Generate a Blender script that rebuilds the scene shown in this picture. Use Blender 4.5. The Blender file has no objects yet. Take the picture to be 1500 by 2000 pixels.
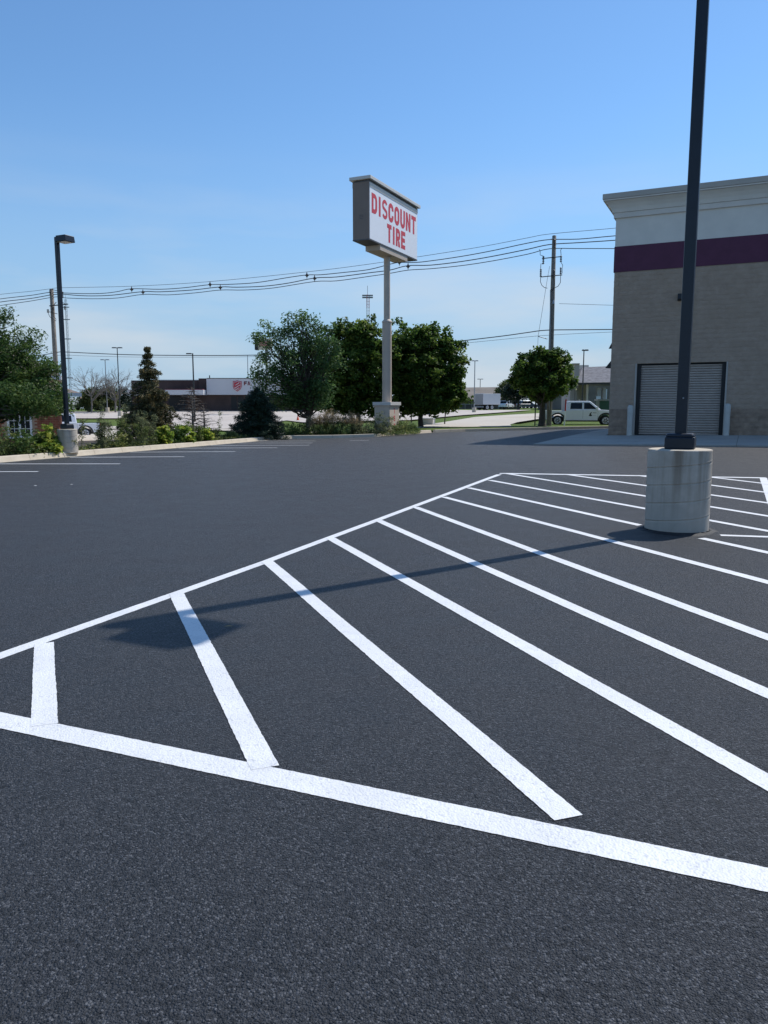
import bpy, bmesh, math, random
import numpy as np
from mathutils import Vector, Matrix
from mathutils.geometry import delaunay_2d_cdt
R = math.radians
random.seed(7)
rng = np.random.default_rng(7)
scene = bpy.context.scene
COL = scene.collection

# ------------------------------------------------------------------ camera
CAM_H = 1.5
PITCH = math.atan(202 / 1500)
cam_d = bpy.data.cameras.new('camera')
cam = bpy.data.objects.new('camera', cam_d)
COL.objects.link(cam)
cam_d.sensor_fit = 'HORIZONTAL'
cam_d.sensor_width = 36
cam_d.lens = 36
cam_d.clip_start = 0.05
cam_d.clip_end = 5000
cam.location = (0, 0, CAM_H)
cam.rotation_euler = (math.pi / 2 - PITCH, 0, 0)
scene.camera = cam

# ------------------------------------------------------------------ light
SUN_EL, SUN_AZ = R(53), R(52.4)          # azimuth clockwise from +Y
world = bpy.data.worlds.new('World')
scene.world = world
world.use_nodes = True
wn, wl = world.node_tree.nodes, world.node_tree.links
wn.clear()
w_out = wn.new('ShaderNodeOutputWorld')
w_bg = wn.new('ShaderNodeBackground')
w_sky = wn.new('ShaderNodeTexSky')
w_sky.sky_type = 'NISHITA'
w_sky.sun_disc = False
w_sky.sun_elevation = SUN_EL
w_sky.sun_rotation = SUN_AZ
w_sky.air_density = 1.0
w_sky.dust_density = 0.2
w_sky.ozone_density = 1.6
w_bg.inputs['Strength'].default_value = 0.14
# clear air that pales evenly towards the horizon, with thin cirrus low down
w_tc = wn.new('ShaderNodeTexCoord')
w_sep = wn.new('ShaderNodeSeparateXYZ')
wl.new(w_tc.outputs['Generated'], w_sep.inputs[0])
w_h = wn.new('ShaderNodeMapRange')
w_h.interpolation_type = 'SMOOTHSTEP'
w_h.inputs['From Min'].default_value = -0.02
w_h.inputs['From Max'].default_value = 0.36
w_h.inputs['To Min'].default_value = 0.92
w_h.inputs['To Max'].default_value = 0.0
wl.new(w_sep.outputs['Z'], w_h.inputs['Value'])
w_haze = wn.new('ShaderNodeMix')
w_haze.data_type = 'RGBA'
w_haze.inputs['B'].default_value = (2.45, 3.6, 5.0, 1)
wl.new(w_h.outputs['Result'], w_haze.inputs['Factor'])
w_tint = wn.new('ShaderNodeMix')
w_tint.data_type = 'RGBA'
w_tint.blend_type = 'MULTIPLY'
w_tint.inputs['Factor'].default_value = 1.0
w_tint.inputs['B'].default_value = (0.70, 0.95, 1.13, 1)
wl.new(w_sky.outputs['Color'], w_tint.inputs['A'])
wl.new(w_tint.outputs['Result'], w_haze.inputs['A'])
w_map = wn.new('ShaderNodeMapping')
w_map.inputs['Scale'].default_value = (1.6, 1.6, 8.0)
w_map.inputs['Rotation'].default_value = (0, R(9), 0)
w_map.inputs['Location'].default_value = (.55, .3, 0)
w_no = wn.new('ShaderNodeTexNoise')
w_no.inputs['Scale'].default_value = 1.7
w_no.inputs['Detail'].default_value = 5
w_no.inputs['Roughness'].default_value = 0.5
w_r = wn.new('ShaderNodeMapRange')
w_r.inputs['From Min'].default_value = 0.42
w_r.inputs['From Max'].default_value = 0.70
w_r.inputs['To Max'].default_value = 0.8
w_low = wn.new('ShaderNodeMapRange')
w_low.inputs['From Min'].default_value = 0.06
w_low.inputs['From Max'].default_value = 0.30
w_low.inputs['To Min'].default_value = 1.0
w_low.inputs['To Max'].default_value = 0.0
wl.new(w_sep.outputs['Z'], w_low.inputs['Value'])
w_m = wn.new('ShaderNodeMath'); w_m.operation = 'MULTIPLY'
w_mix = wn.new('ShaderNodeMix')
w_mix.data_type = 'RGBA'
w_mix.inputs['B'].default_value = (4.7, 5.1, 5.5, 1)
wl.new(w_tc.outputs['Generated'], w_map.inputs['Vector'])
wl.new(w_map.outputs['Vector'], w_no.inputs['Vector'])
wl.new(w_no.outputs['Fac'], w_r.inputs['Value'])
wl.new(w_r.outputs['Result'], w_m.inputs[0]); wl.new(w_low.outputs['Result'], w_m.inputs[1])
wl.new(w_m.outputs[0], w_mix.inputs['Factor'])
wl.new(w_haze.outputs['Result'], w_mix.inputs['A'])
wl.new(w_mix.outputs['Result'], w_bg.inputs['Color'])
wl.new(w_bg.outputs['Background'], w_out.inputs['Surface'])

sun_d = bpy.data.lights.new('sun', 'SUN')
sun_d.energy = 4.3
sun_d.angle = R(0.4)
sun_d.color = (1.0, 0.965, 0.91)
sun = bpy.data.objects.new('sun', sun_d)
COL.objects.link(sun)
to_sun = Vector((math.sin(SUN_AZ) * math.cos(SUN_EL), math.cos(SUN_AZ) * math.cos(SUN_EL), math.sin(SUN_EL)))
sun.rotation_euler = to_sun.to_track_quat('Z', 'Y').to_euler()
sun.location = (20, 20, 40)

scene.view_settings.view_transform = 'Standard'
scene.view_settings.look = 'None'
scene.view_settings.gamma = 1
scene.view_settings.exposure = 0.0
scene.view_settings.use_curve_mapping = False
scene.render.engine = 'CYCLES'

# ------------------------------------------------------------------ helpers
_c, _s = math.cos(PITCH), math.sin(PITCH)
def ray(px, py):
    u, v = (px - 750) / 1500, (1000 - py) / 1500
    return Vector((u, _c + v * _s, -_s + v * _c))
def at(px, py, Y):
    """point of the place that lies at distance Y ahead"""
    r = ray(px, py)
    t = Y / r.y
    return Vector((r.x * t, Y, CAM_H + r.z * t))

def sstep(a, b, x):
    t = max(0.0, min(1.0, (x - a) / (b - a)))
    return t * t * (3 - 2 * t)
def clamp01(t): return max(0.0, min(1.0, t))
def interp(tab, x):
    if x <= tab[0][0]: return tab[0][1]
    for (x0, y0), (x1, y1) in zip(tab, tab[1:]):
        if x <= x1: return y0 + (y1 - y0) * (x - x0) / (x1 - x0)
    return tab[-1][1]
LEFT = [(40, 0), (46, -.1), (60, -.8), (80, -1.3), (88, -.75), (105, .17), (134, 1.1), (200, 1.5), (400, 1.7), (3000, 1.7)]
RIGHT = [(48, .13), (66, .16), (110, .73), (150, 1.35), (200, 1.75), (400, 2.0), (3000, 2.0)]
def T(x, y):
    """height of the terrain"""
    lot = .13 * clamp01((y - 18) / 18) * clamp01((x + 2) / 6) + .02 * max(0, min(x, 16) - 6) * clamp01((y - 18) / 10)
    if y < 40: return lot
    b = sstep(-.13, .0, x / y)
    far = interp(LEFT, y) * (1 - b) + interp(RIGHT, y) * b
    k = sstep(40, 60, y)
    return lot * (1 - k) + far * k
def on_ground(px, py):
    r = ray(px, py)
    y = 2.0
    while y < 1500:
        t = y / r.y
        if CAM_H + r.z * t <= T(r.x * t, y): break
        y += .25
    t = y / r.y
    return (r.x * t, y)

def tag(o, label=None, cat=None, group=None, kind=None):
    if label: o['label'] = label
    if cat: o['category'] = cat
    if group: o['group'] = group
    if kind: o['kind'] = kind
    return o
def empty(name, loc, rz=0.0):
    o = bpy.data.objects.new(name, None)
    o.empty_display_size = .2
    COL.objects.link(o)
    o.location = loc
    o.rotation_euler = (0, 0, rz)
    return o

class MB:
    """collects geometry for ONE mesh object"""
    def __init__(s): s.v, s.f, s.sm = [], [], []
    def add(s, vs, fs, smooth=False):
        b = len(s.v)
        s.v += [tuple(p) for p in vs]
        s.f += [tuple(i + b for i in f) for f in fs]
        s.sm += [smooth] * len(fs)
        return s
    def box(s, x0, x1, y0, y1, z0, z1):
        return s.add([(x0, y0, z0), (x1, y0, z0), (x1, y1, z0), (x0, y1, z0), (x0, y0, z1), (x1, y0, z1), (x1, y1, z1), (x0, y1, z1)],
                     [(3, 2, 1, 0), (4, 5, 6, 7), (0, 1, 5, 4), (1, 2, 6, 5), (2, 3, 7, 6), (3, 0, 4, 7)])
    def frustum(s, a, z0, b, z1):
        """a, b = (x0, x1, y0, y1) of bottom and top"""
        return s.add([(a[0], a[2], z0), (a[1], a[2], z0), (a[1], a[3], z0), (a[0], a[3], z0), (b[0], b[2], z1), (b[1], b[2], z1), (b[1], b[3], z1), (b[0], b[3], z1)],
                     [(3, 2, 1, 0), (4, 5, 6, 7), (0, 1, 5, 4), (1, 2, 6, 5), (2, 3, 7, 6), (3, 0, 4, 7)])
    def tube(s, pts, rad, n=8, cap=True):
        pts = [Vector(p) for p in pts]
        if not hasattr(rad, '__len__'): rad = [rad] * len(pts)
        vs, fs = [], []
        up = None
        for i, p in enumerate(pts):
            d = (pts[min(i + 1, len(pts) - 1)] - pts[max(i - 1, 0)])
            d = d.normalized() if d.length > 1e-9 else Vector((0, 0, 1))
            if up is None:
                up = Vector((0, 0, 1)) if abs(d.z) < .9 else Vector((1, 0, 0))
            a = d.cross(up).normalized()
            b2 = d.cross(a)
            up = -b2 if False else up
            for k in range(n):
                t = 2 * math.pi * k / n
                vs.append(p + (a * math.cos(t) + b2 * math.sin(t)) * rad[i])
        for i in range(len(pts) - 1):
            for k in range(n):
                k2 = (k + 1) % n
                fs.append((i * n + k, i * n + k2, (i + 1) * n + k2, (i + 1) * n + k))
        s.add(vs, fs, True)
        if cap:
            s.add(vs[:n], [tuple(range(n))])
            s.add(vs[-n:], [tuple(range(n - 1, -1, -1))])
        return s
    def lathe(s, prof, n=24, c=(0, 0, 0), smooth=True):
        vs, fs = [], []
        for r, z in prof:
            for k in range(n):
                t = 2 * math.pi * k / n
                vs.append((c[0] + r * math.cos(t), c[1] + r * math.sin(t), c[2] + z))
        for i in range(len(prof) - 1):
            for k in range(n):
                k2 = (k + 1) % n
                fs.append((i * n + k, i * n + k2, (i + 1) * n + k2, (i + 1) * n + k))
        s.add(vs, fs, smooth)
        s.add(vs[:n], [tuple(range(n - 1, -1, -1))])
        s.add(vs[-n:], [tuple(range(n))])
        return s
    def prism(s, poly, y0, y1):
        """polygon in (x, z) extruded along y"""
        n = len(poly)
        vs = [(x, y0, z) for x, z in poly] + [(x, y1, z) for x, z in poly]
        fs = [tuple(range(n)), tuple(range(2 * n - 1, n - 1, -1))]
        fs += [(i, i + n, (i + 1) % n + n, (i + 1) % n) for i in range(n)]
        return s.add(vs, fs)
    def build(s, name, mat, parent=None, bevel=0, recalc=True, seg=2):
        me = bpy.data.meshes.new(name)
        me.from_pydata(s.v, [], s.f)
        me.polygons.foreach_set('use_smooth', s.sm)
        if recalc:
            bm = bmesh.new(); bm.from_mesh(me)
            bmesh.ops.recalc_face_normals(bm, faces=bm.faces)
            bm.to_mesh(me); bm.free()
        me.materials.append(mat)
        o = bpy.data.objects.new(name, me)
        COL.objects.link(o)
        if parent: o.parent = parent
        if bevel:
            m = o.modifiers.new('bevel', 'BEVEL')
            m.width = bevel; m.segments = seg; m.limit_method = 'ANGLE'; m.angle_limit = R(35)
        return o

def np_obj(name, V, F, mat, parent=None, tint=None, smooth=False):
    """fast mesh from numpy arrays, F is (n, 3 or 4); tint per face"""
    V = np.asarray(V, np.float32); F = np.asarray(F, np.int32)
    me = bpy.data.meshes.new(name)
    n, k = F.shape
    me.vertices.add(len(V)); me.vertices.foreach_set('co', V.ravel())
    me.loops.add(n * k); me.loops.foreach_set('vertex_index', F.ravel())
    me.polygons.add(n)
    me.polygons.foreach_set('loop_start', np.arange(0, n * k, k, dtype=np.int32))
    me.polygons.foreach_set('loop_total', np.full(n, k, np.int32))
    me.polygons.foreach_set('use_smooth', np.full(n, smooth))
    if tint is not None:
        a = me.attributes.new('tint', 'FLOAT', 'FACE')
        a.data.foreach_set('value', np.asarray(tint, np.float32))
    me.update(calc_edges=True)
    me.materials.append(mat)
    o = bpy.data.objects.new(name, me)
    COL.objects.link(o)
    if parent: o.parent = parent
    return o

def inside(poly, x, y):
    c = False
    n = len(poly)
    for i in range(n):
        x0, y0 = poly[i]; x1, y1 = poly[(i + 1) % n]
        if (y0 > y) != (y1 > y) and x < (x1 - x0) * (y - y0) / (y1 - y0) + x0: c = not c
    return c
def drape(name, poly, mat, off, step, zf=T):
    """one sheet that follows the terrain"""
    pts, edges = [], []
    for i, p in enumerate(poly):
        q = poly[(i + 1) % len(poly)]
        d = math.hypot(q[0] - p[0], q[1] - p[1])
        n = max(1, int(d / step))
        for k in range(n): pts.append((p[0] + (q[0] - p[0]) * k / n, p[1] + (q[1] - p[1]) * k / n))
    nb = len(pts)
    edges = [(i, (i + 1) % nb) for i in range(nb)]
    xs, ys = [p[0] for p in poly], [p[1] for p in poly]
    y = min(ys) + step * .5
    while y < max(ys):
        x = min(xs) + step * .5
        while x < max(xs):
            if inside(poly, x, y): pts.append((x, y))
            x += step
        y += step
    v, e, f, *_ = delaunay_2d_cdt([Vector(p) for p in pts], edges, [list(range(nb))], 1, 1e-4)
    m = MB()
    m.add([(p.x, p.y, zf(p.x, p.y) + off) for p in v], [tuple(t) for t in f], True)
    o = m.build(name, mat)
    for p in o.data.polygons:
        if p.normal.z < 0: p.flip()
    return tag(o, kind='structure')

# ------------------------------------------------------------------ materials
MATS = {}
class NT:
    def __init__(s, name):
        s.m = bpy.data.materials.new(name); s.m.use_nodes = True
        s.n, s.l = s.m.node_tree.nodes, s.m.node_tree.links
        s.b = s.n['Principled BSDF']; s.out = s.n['Material Output']
        tc = s.n.new('ShaderNodeTexCoord'); s.co = tc.outputs['Object']
    def link(s, a, b): s.l.new(a, b)
    def mapping(s, scale=(1, 1, 1), rot=(0, 0, 0), src=None):
        m = s.n.new('ShaderNodeMapping'); m.inputs['Scale'].default_value = scale; m.inputs['Rotation'].default_value = rot
        s.link(src or s.co, m.inputs['Vector']); return m.outputs['Vector']
    def noise(s, scale, detail=4, rough=.55, src=None, dist=0):
        t = s.n.new('ShaderNodeTexNoise'); t.inputs['Scale'].default_value = scale; t.inputs['Detail'].default_value = detail
        t.inputs['Roughness'].default_value = rough; t.inputs['Distortion'].default_value = dist
        s.link(src or s.co, t.inputs['Vector']); return t.outputs['Fac']
    def voro(s, scale, feature='F1', out='Distance', src=None):
        t = s.n.new('ShaderNodeTexVoronoi'); t.feature = feature; t.inputs['Scale'].default_value = scale
        s.link(src or s.co, t.inputs['Vector']); return t.outputs[out]
    def rng(s, x, a, b, c=0, d=1):
        t = s.n.new('ShaderNodeMapRange')
        for k, v in zip(('From Min', 'From Max', 'To Min', 'To Max'), (a, b, c, d)): t.inputs[k].default_value = v
        s.link(x, t.inputs['Value']); return t.outputs['Result']
    def math(s, op, a, b=None):
        t = s.n.new('ShaderNodeMath'); t.operation = op
        for i, x in enumerate((a, b)):
            if x is None: continue
            if isinstance(x, (int, float)): t.inputs[i].default_value = x
            else: s.link(x, t.inputs[i])
        return t.outputs[0]
    def mix(s, fac, a, b, mode='MIX'):
        t = s.n.new('ShaderNodeMix'); t.data_type = 'RGBA'; t.blend_type = mode
        for k, x in (('Factor', fac), ('A', a), ('B', b)):
            if isinstance(x, (int, float)): t.inputs[k].default_value = x
            elif isinstance(x, tuple): t.inputs[k].default_value = (*x, 1) if len(x) == 3 else x
            else: s.link(x, t.inputs[k])
        return t.outputs['Result']
    def col(s, x):
        if isinstance(x, tuple): s.b.inputs['Base Color'].default_value = (*x, 1)
        else: s.link(x, s.b.inputs['Base Color'])
    def bump(s, h, strength, dist):
        t = s.n.new('ShaderNodeBump'); t.inputs['Strength'].default_value = strength; t.inputs['Distance'].default_value = dist
        s.link(h, t.inputs['Height']); s.link(t.outputs['Normal'], s.b.inputs['Normal']); return t
    def set(s, rough=.6, metal=0, spec=.5):
        s.b.inputs['Roughness'].default_value = rough; s.b.inputs['Metallic'].default_value = metal
        s.b.inputs['Specular IOR Level'].default_value = spec

def plain(name, c, rough=.5, metal=0, var=.12, scale=3.0, bump=0, bscale=60, bdist=.002, spec=.5):
    """base colour with mild unevenness of tone, optional fine relief"""
    t = NT(name); t.set(rough, metal, spec)
    n = t.noise(scale, 5)
    lo = tuple(x * (1 - var) for x in c); hi = tuple(min(1, x * (1 + var)) for x in c)
    t.col(t.mix(t.rng(n, .3, .7), lo, hi))
    if bump: t.bump(t.noise(bscale, 4), bump, bdist)
    MATS[name] = t.m
    return t.m

def asphalt(name, dark, light, spec=.42):
    t = NT(name); t.set(.6, 0, spec)
    big = t.rng(t.noise(.22, 4, .6), .3, .7)
    mid = t.rng(t.noise(2.3, 4, .6), .3, .72)
    v = t.n.new('ShaderNodeTexVoronoi'); v.inputs['Scale'].default_value = 148; t.link(t.co, v.inputs['Vector'])
    v2 = t.n.new('ShaderNodeTexVoronoi'); v2.inputs['Scale'].default_value = 58; t.link(t.co, v2.inputs['Vector'])
    sep = t.n.new('ShaderNodeSeparateColor'); t.link(v.outputs['Color'], sep.inputs['Color'])
    cr = sep.outputs['Red']
    base = t.mix(big, dark, tuple(x * 1.2 for x in dark))
    base = t.mix(t.math('MULTIPLY', mid, .4), base, light)
    # stone tops that show through the sealcoat
    base = t.mix(t.rng(cr, .74, 1.0, 0, .9), base, tuple(x * 2.6 for x in light))
    base = t.mix(t.rng(cr, .0, .36, .9, 0), base, tuple(x * .15 for x in dark))
    # sealer laid in passes, scuffed by turning tyres
    lap = t.rng(t.noise(1.0, 3, .5, src=t.mapping((.09, .75, 1), (0, 0, R(25)))), .35, .65, -.10, .16)
    arcs = t.rng(t.noise(1.0, 4, .6, src=t.mapping((.35, .06, 1), (0, 0, R(-35))), dist=.8), .56, .74, 0, .30)
    base = t.mix(arcs, base, tuple(x * .55 for x in dark))
    base = t.mix(t.math('MAXIMUM', lap, 0.0), base, light)
    base = t.mix(t.rng(t.voro(.33), .0, .055, .55, 0), base, tuple(x * .3 for x in dark))
    sep2 = t.n.new('ShaderNodeSeparateColor'); t.link(v2.outputs['Color'], sep2.inputs['Color'])
    base = t.mix(t.rng(sep2.outputs['Green'], .0, .12, .7, 0), base, tuple(x * .2 for x in dark))
    t.col(base)
    h = t.math('ADD', t.math('MULTIPLY', v.outputs['Distance'], -1.0), t.math('MULTIPLY', v2.outputs['Distance'], -.8))
    h = t.math('ADD', h, t.math('MULTIPLY', cr, .7))
    h = t.math('ADD', h, t.math('MULTIPLY', t.noise(240, 2), .9))
    t.bump(h, 1.0, .010)
    t.link(t.rng(mid, 0, 1, .50, .62), t.b.inputs['Roughness'])
    MATS[name] = t.m
    return t.m
asphalt('asphalt', (.031, .0325, .037), (.051, .0525, .057))

def paint():
    t = NT('line_paint'); t.set(.55, 0, .4)
    n = t.noise(3.0, 6, .65)
    c = t.mix(t.rng(n, .3, .7), (.65, .65, .65), (.76, .755, .745))
    cells = t.voro(95, out='Color')
    sep = t.n.new('ShaderNodeSeparateColor'); t.link(cells, sep.inputs['Color'])
    c = t.mix(t.rng(sep.outputs['Red'], .0, .10, .45, 0), c, (.36, .37, .40))
    sc = t.math('MULTIPLY', t.rng(t.noise(1.0, 4, .65, src=t.mapping((2.2, 9, 1), (0, 0, R(40)))), .58, .78), .30)
    c = t.mix(sc, c, (.33, .34, .36))
    # hairline cracks where the coat has pulled over the stones
    cr = t.voro(17, 'DISTANCE_TO_EDGE')
    c = t.mix(t.math('MULTIPLY', t.rng(cr, 0, .02, .55, 0), t.rng(t.noise(5, 3), .48, .6)), c, (.30, .31, .34))
    t.col(c)
    h = t.math('ADD', t.math('MULTIPLY', t.voro(105), -1.0), t.math('MULTIPLY', t.voro(43), -.8))
    t.bump(h, .55, .004)
    MATS['line_paint'] = t.m
paint()

def concrete(name, c, c2, streak=False, scale=1.5, spots=True):
    t = NT(name); t.set(.85, 0, .25)
    n = t.noise(scale, 8, .65)
    base = t.mix(t.rng(n, .32, .68), c, c2)
    if streak:
        sv = t.mapping((9, 9, .5))
        st = t.rng(t.noise(1.0, 5, .6, src=sv), .49, .67)
        sep = t.n.new('ShaderNodeSeparateXYZ'); t.link(t.co, sep.inputs[0])
        top = t.rng(sep.outputs['Z'], .15, .98, .12, .9)
        base = t.mix(t.math('MULTIPLY', st, top), base, (.24, .185, .135))
        base = t.mix(t.math('MULTIPLY', t.rng(t.noise(1.3, 3), .45, .6), .45), base, (.30, .27, .23))
        base = t.mix(t.rng(t.voro(11, src=t.mapping((1, 1, 1))), .0, .055, .85, 0), base, (.05, .05, .05))
    if spots:
        base = t.mix(t.rng(t.noise(40, 3, .7), .62, .8, 0, .35), base, tuple(x * .5 for x in c))
    t.col(base)
    t.bump(t.math('ADD', t.noise(90, 4, .7), t.math('MULTIPLY', t.noise(14, 3), .6)), .35, .004)
    MATS[name] = t.m
    return t.m
concrete('pedestal_concrete', (.41, .36, .30), (.62, .55, .465), True)
concrete('kerb_concrete', (.48, .41, .315), (.58, .505, .40), scale=3)
concrete('apron_concrete', (.34, .31, .27), (.42, .39, .345), scale=.5)
concrete('road_concrete', (.45, .39, .32), (.55, .49, .41), scale=.15)
concrete('far_lot_concrete', (.44, .38, .33), (.54, .48, .42), scale=.1)

def grass_mat(name, a, b, c):
    t = NT(name); t.set(.9, 0, .15)
    n1 = t.rng(t.noise(.12, 4), .3, .7); n2 = t.rng(t.noise(3.5, 6, .7), .3, .7)
    base = t.mix(n2, a, b)
    base = t.mix(t.math('MULTIPLY', n1, .5), base, c)
    t.col(base)
    t.bump(t.noise(9, 6, .8), 1.0, .12)
    MATS[name] = t.m
grass_mat('grass', (.060, .115, .018), (.115, .175, .030), (.15, .16, .05))
plain('soil', (.06, .047, .036), .95, var=.4, scale=2, bump=.8, bscale=20, bdist=.05)

def foliage(name, cols, trans=.35, rough=.55):
    """cols = dark, mid, light leaf colours picked by the per-leaf value"""
    t = NT(name); t.set(rough, 0, .3)
    a = t.n.new('ShaderNodeAttribute'); a.attribute_name = 'tint'
    r = t.n.new('ShaderNodeValToRGB')
    e = r.color_ramp.elements
    e[0].position, e[0].color = 0, (*cols[0], 1)
    e[1].position, e[1].color = 1, (*cols[2], 1)
    m = e.new(.5); m.color = (*cols[1], 1)
    t.link(a.outputs['Fac'], r.inputs['Fac'])
    t.col(r.outputs['Color'])
    tr = t.n.new('ShaderNodeBsdfTranslucent'); t.link(r.outputs['Color'], tr.inputs['Color'])
    mx = t.n.new('ShaderNodeMixShader'); mx.inputs[0].default_value = trans
    t.link(t.b.outputs[0], mx.inputs[1]); t.link(tr.outputs[0], mx.inputs[2]); t.link(mx.outputs[0], t.out.inputs['Surface'])
    MATS[name] = t.m
foliage('leaf_maple', ((.045, .088, .018), (.095, .165, .030), (.20, .25, .05)), .5)
foliage('leaf_locust', ((.048, .105, .034), (.098, .180, .058), (.18, .26, .085)), .5)
foliage('leaf_honey', ((.045, .095, .022), (.085, .150, .034), (.17, .22, .06)), .42)
foliage('leaf_yellowgreen', ((.08, .15, .025), (.19, .28, .04), (.46, .48, .08)), .55)
foliage('leaf_weed', ((.060, .100, .028), (.125, .170, .050), (.32, .32, .10)), .52)
foliage('leaf_greygreen', ((.085, .110, .055), (.16, .185, .09), (.34, .34, .17)), .5)
foliage('leaf_tan', ((.20, .15, .085), (.34, .26, .15), (.50, .41, .25)), .42)
foliage('needle_spruce', ((.048, .058, .026), (.105, .100, .042), (.27, .20, .08)), .2)
foliage('needle_dark', ((.010, .026, .016), (.020, .045, .026), (.045, .075, .035)), .12)
foliage('needle_dead', ((.09, .055, .035), (.16, .10, .065), (.25, .17, .11)), .2)
foliage('leaf_far', ((.050, .075, .028), (.10, .130, .040), (.18, .19, .06)), .35)
foliage('leaf_far_dark', ((.018, .030, .024), (.034, .050, .036), (.06, .08, .05)), .2)
plain('bark', (.075, .058, .045), .9, var=.35, scale=9, bump=.8, bscale=25, bdist=.02)
plain('bark_dead', (.17, .15, .13), .9, var=.3, scale=9)
plain('stem', (.07, .085, .035), .8, var=.3)
plain('bronze_steel', (.011, .016, .026), .36, .0, .15, 8, spec=.4)
plain('dark_steel', (.03, .03, .032), .5, .2)
plain('grey_steel', (.30, .31, .32), .5, .3)
plain('lamp_lens', (.55, .50, .42), .3)
plain('wood_pole', (.22, .19, .16), .9, var=.3, scale=6, bump=.6, bscale=14, bdist=.01)
plain('wire_black', (.025, .025, .028), .6)
plain('insulator', (.06, .05, .05), .35)
plain('galvanised', (.35, .36, .38), .5, .5)
plain('eifs_grey', (.74, .68, .60), .85, var=.06, scale=1.2, bump=.3, bscale=120, bdist=.003)
plain('eifs_cornice', (.70, .64, .57), .8, var=.05, scale=1.5, bump=.2, bscale=120, bdist=.002)
plain('eifs_fascia', (.46, .41, .355), .8, var=.06, scale=1.5)
plain('stripe_purple', (.105, .030, .062), .8, var=.12, scale=2, bump=.4, bscale=90, bdist=.004)
def cmu():
    t = NT('split_block'); t.set(.92, 0, .2)
    n = t.noise(2.2, 8, .7); n2 = t.noise(.5, 4)
    c = t.mix(t.rng(n, .3, .7), (.385, .28, .205), (.50, .375, .285))
    c = t.mix(t.math('MULTIPLY', t.rng(n2, .4, .65), .4), c, (.42, .31, .225))
    sep = t.n.new('ShaderNodeSeparateXYZ'); t.link(t.co, sep.inputs[0])
    t.col(c)
    t.bump(t.math('ADD', t.noise(16, 8, .75), t.math('MULTIPLY', t.noise(60, 3, .7), .4)), .9, .035)
    MATS['split_block'] = t.m
cmu()
plain('smooth_block', (.32, .225, .16), .9, var=.25, scale=4, bump=.6, bscale=30, bdist=.01)
plain('mortar', (.43, .31, .22), .95)
plain('roof_membrane', (.5, .5, .5), .9)
plain('door_grey', (.48, .41, .36), .55, .1, .08, 3)
plain('frame_black', (.012, .012, .013), .6)
plain('bollard_grey', (.52, .50, .45), .6, var=.06)
plain('sign_white', (.88, .87, .88), .45, var=.02, scale=1)
plain('sign_red', (.62, .035, .045), .5, var=.04)
plain('cabinet_brown', (.22, .165, .135), .6, var=.06, scale=1.5)
plain('sign_tan', (.54, .435, .345), .6, var=.06, scale=1.5)
plain('sign_cap', (.62, .58, .53), .55, var=.05)
plain('sign_dark_trim', (.10, .10, .11), .6)  # even dark grey for the edge trim and vent
plain('sign_stucco', (.60, .49, .385), .85, var=.07, scale=2, bump=.4, bscale=60, bdist=.006)
plain('shingle_brown', (.20, .155, .130), .95, var=.22, scale=5, bump=.5, bscale=12, bdist=.02)
plain('shingle_grey', (.17, .165, .175), .95, var=.3, scale=3, bump=.5, bscale=10, bdist=.02)
plain('roof_tan', (.22, .19, .16), .95, var=.15, scale=.4)
plain('trim_white', (.75, .75, .74), .5, var=.04)
plain('window_glass', (.010, .012, .016), .12, spec=.35, var=.05)
plain('brown_brick_far', (.075, .050, .045), .9, var=.18, scale=.6)
plain('far_white', (.60, .60, .62), .7, var=.04, scale=.3)
plain('far_red', (.45, .03, .05), .6)
plain('maroon_trim', (.16, .02, .03), .6)
plain('tan_stucco', (.36, .33, .29), .9, var=.07, scale=.5)
plain('cream_stucco', (.62, .56, .46), .9, var=.05, scale=.5)
plain('far_wall', (.16, .14, .125), .9, var=.25, scale=.5)
plain('car_white', (.86, .88, .93), .25, 0, .02, spec=.6)
plain('car_silver', (.35, .36, .38), .3, .4, .03)
plain('car_dark', (.02, .025, .04), .3, .2, .05)
plain('tyre', (.018, .018, .018), .85)
plain('rim', (.62, .63, .65), .35, .15, .05)
plain('plastic_black', (.02, .02, .02), .6)
plain('tail_red', (.35, .01, .01), .3)
plain('cone_orange', (.75, .10, .02), .5)
plain('marker_red', (.50, .03, .03), .5)
plain('dumpster_blue', (.02, .17, .42), .5)
plain('utility_white', (.62, .60, .56), .7, var=.05)
plain('dumpster_green', (.02, .09, .06), .5)
plain('tower_grey', (.22, .24, .27), .6, .2)
plain('tower_red', (.45, .20, .20), .6)
plain('fence_wood', (.36, .31, .25), .9, var=.2, scale=2)
plain('dusty_pink', (.45, .22, .18), .7)
def brick():
    t = NT('red_brick'); t.set(.9, 0, .2)
    n = t.noise(6, 4)
    c = t.mix(t.rng(n, .35, .65), (.20, .070, .045), (.33, .125, .075))
    t.col(c); t.bump(t.noise(60, 4), .5, .006)
    MATS['red_brick'] = t.m
brick()
M = MATS

# ------------------------------------------------------------------ ground
UX, UY = math.cos(R(25.2)), -math.sin(R(25.2))       # along the shop's wall
VX, VY = -UY, UX                                     # away behind it
C0 = (10.4, 36.0)
def shop(x, y): return (C0[0] + UX * x + VX * y, C0[1] + UY * x + VY * y)

KERB_A = [(-18.5, -4), (-13.4, 13.5), (-10.71, 21.41), (-8.85, 26.75), (-7.26, 31.3), (-6.0, 35.2), (-5.2, 37.9), (-4.6, 38.7), (-2.6, 39.3), (-.5, 40.2), (.9, 41.9), (1.8, 43.6), (3.0, 45.1), (4.9, 46.4), (11.6, 49.5), (17.6, 52.2)]
lot_poly = KERB_A + [(40, 52), (60, 20), (60, -30), (-18.5, -30)]
parking_lot = drape('parking_lot', lot_poly, M['asphalt'], 0, 2.0)
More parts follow.
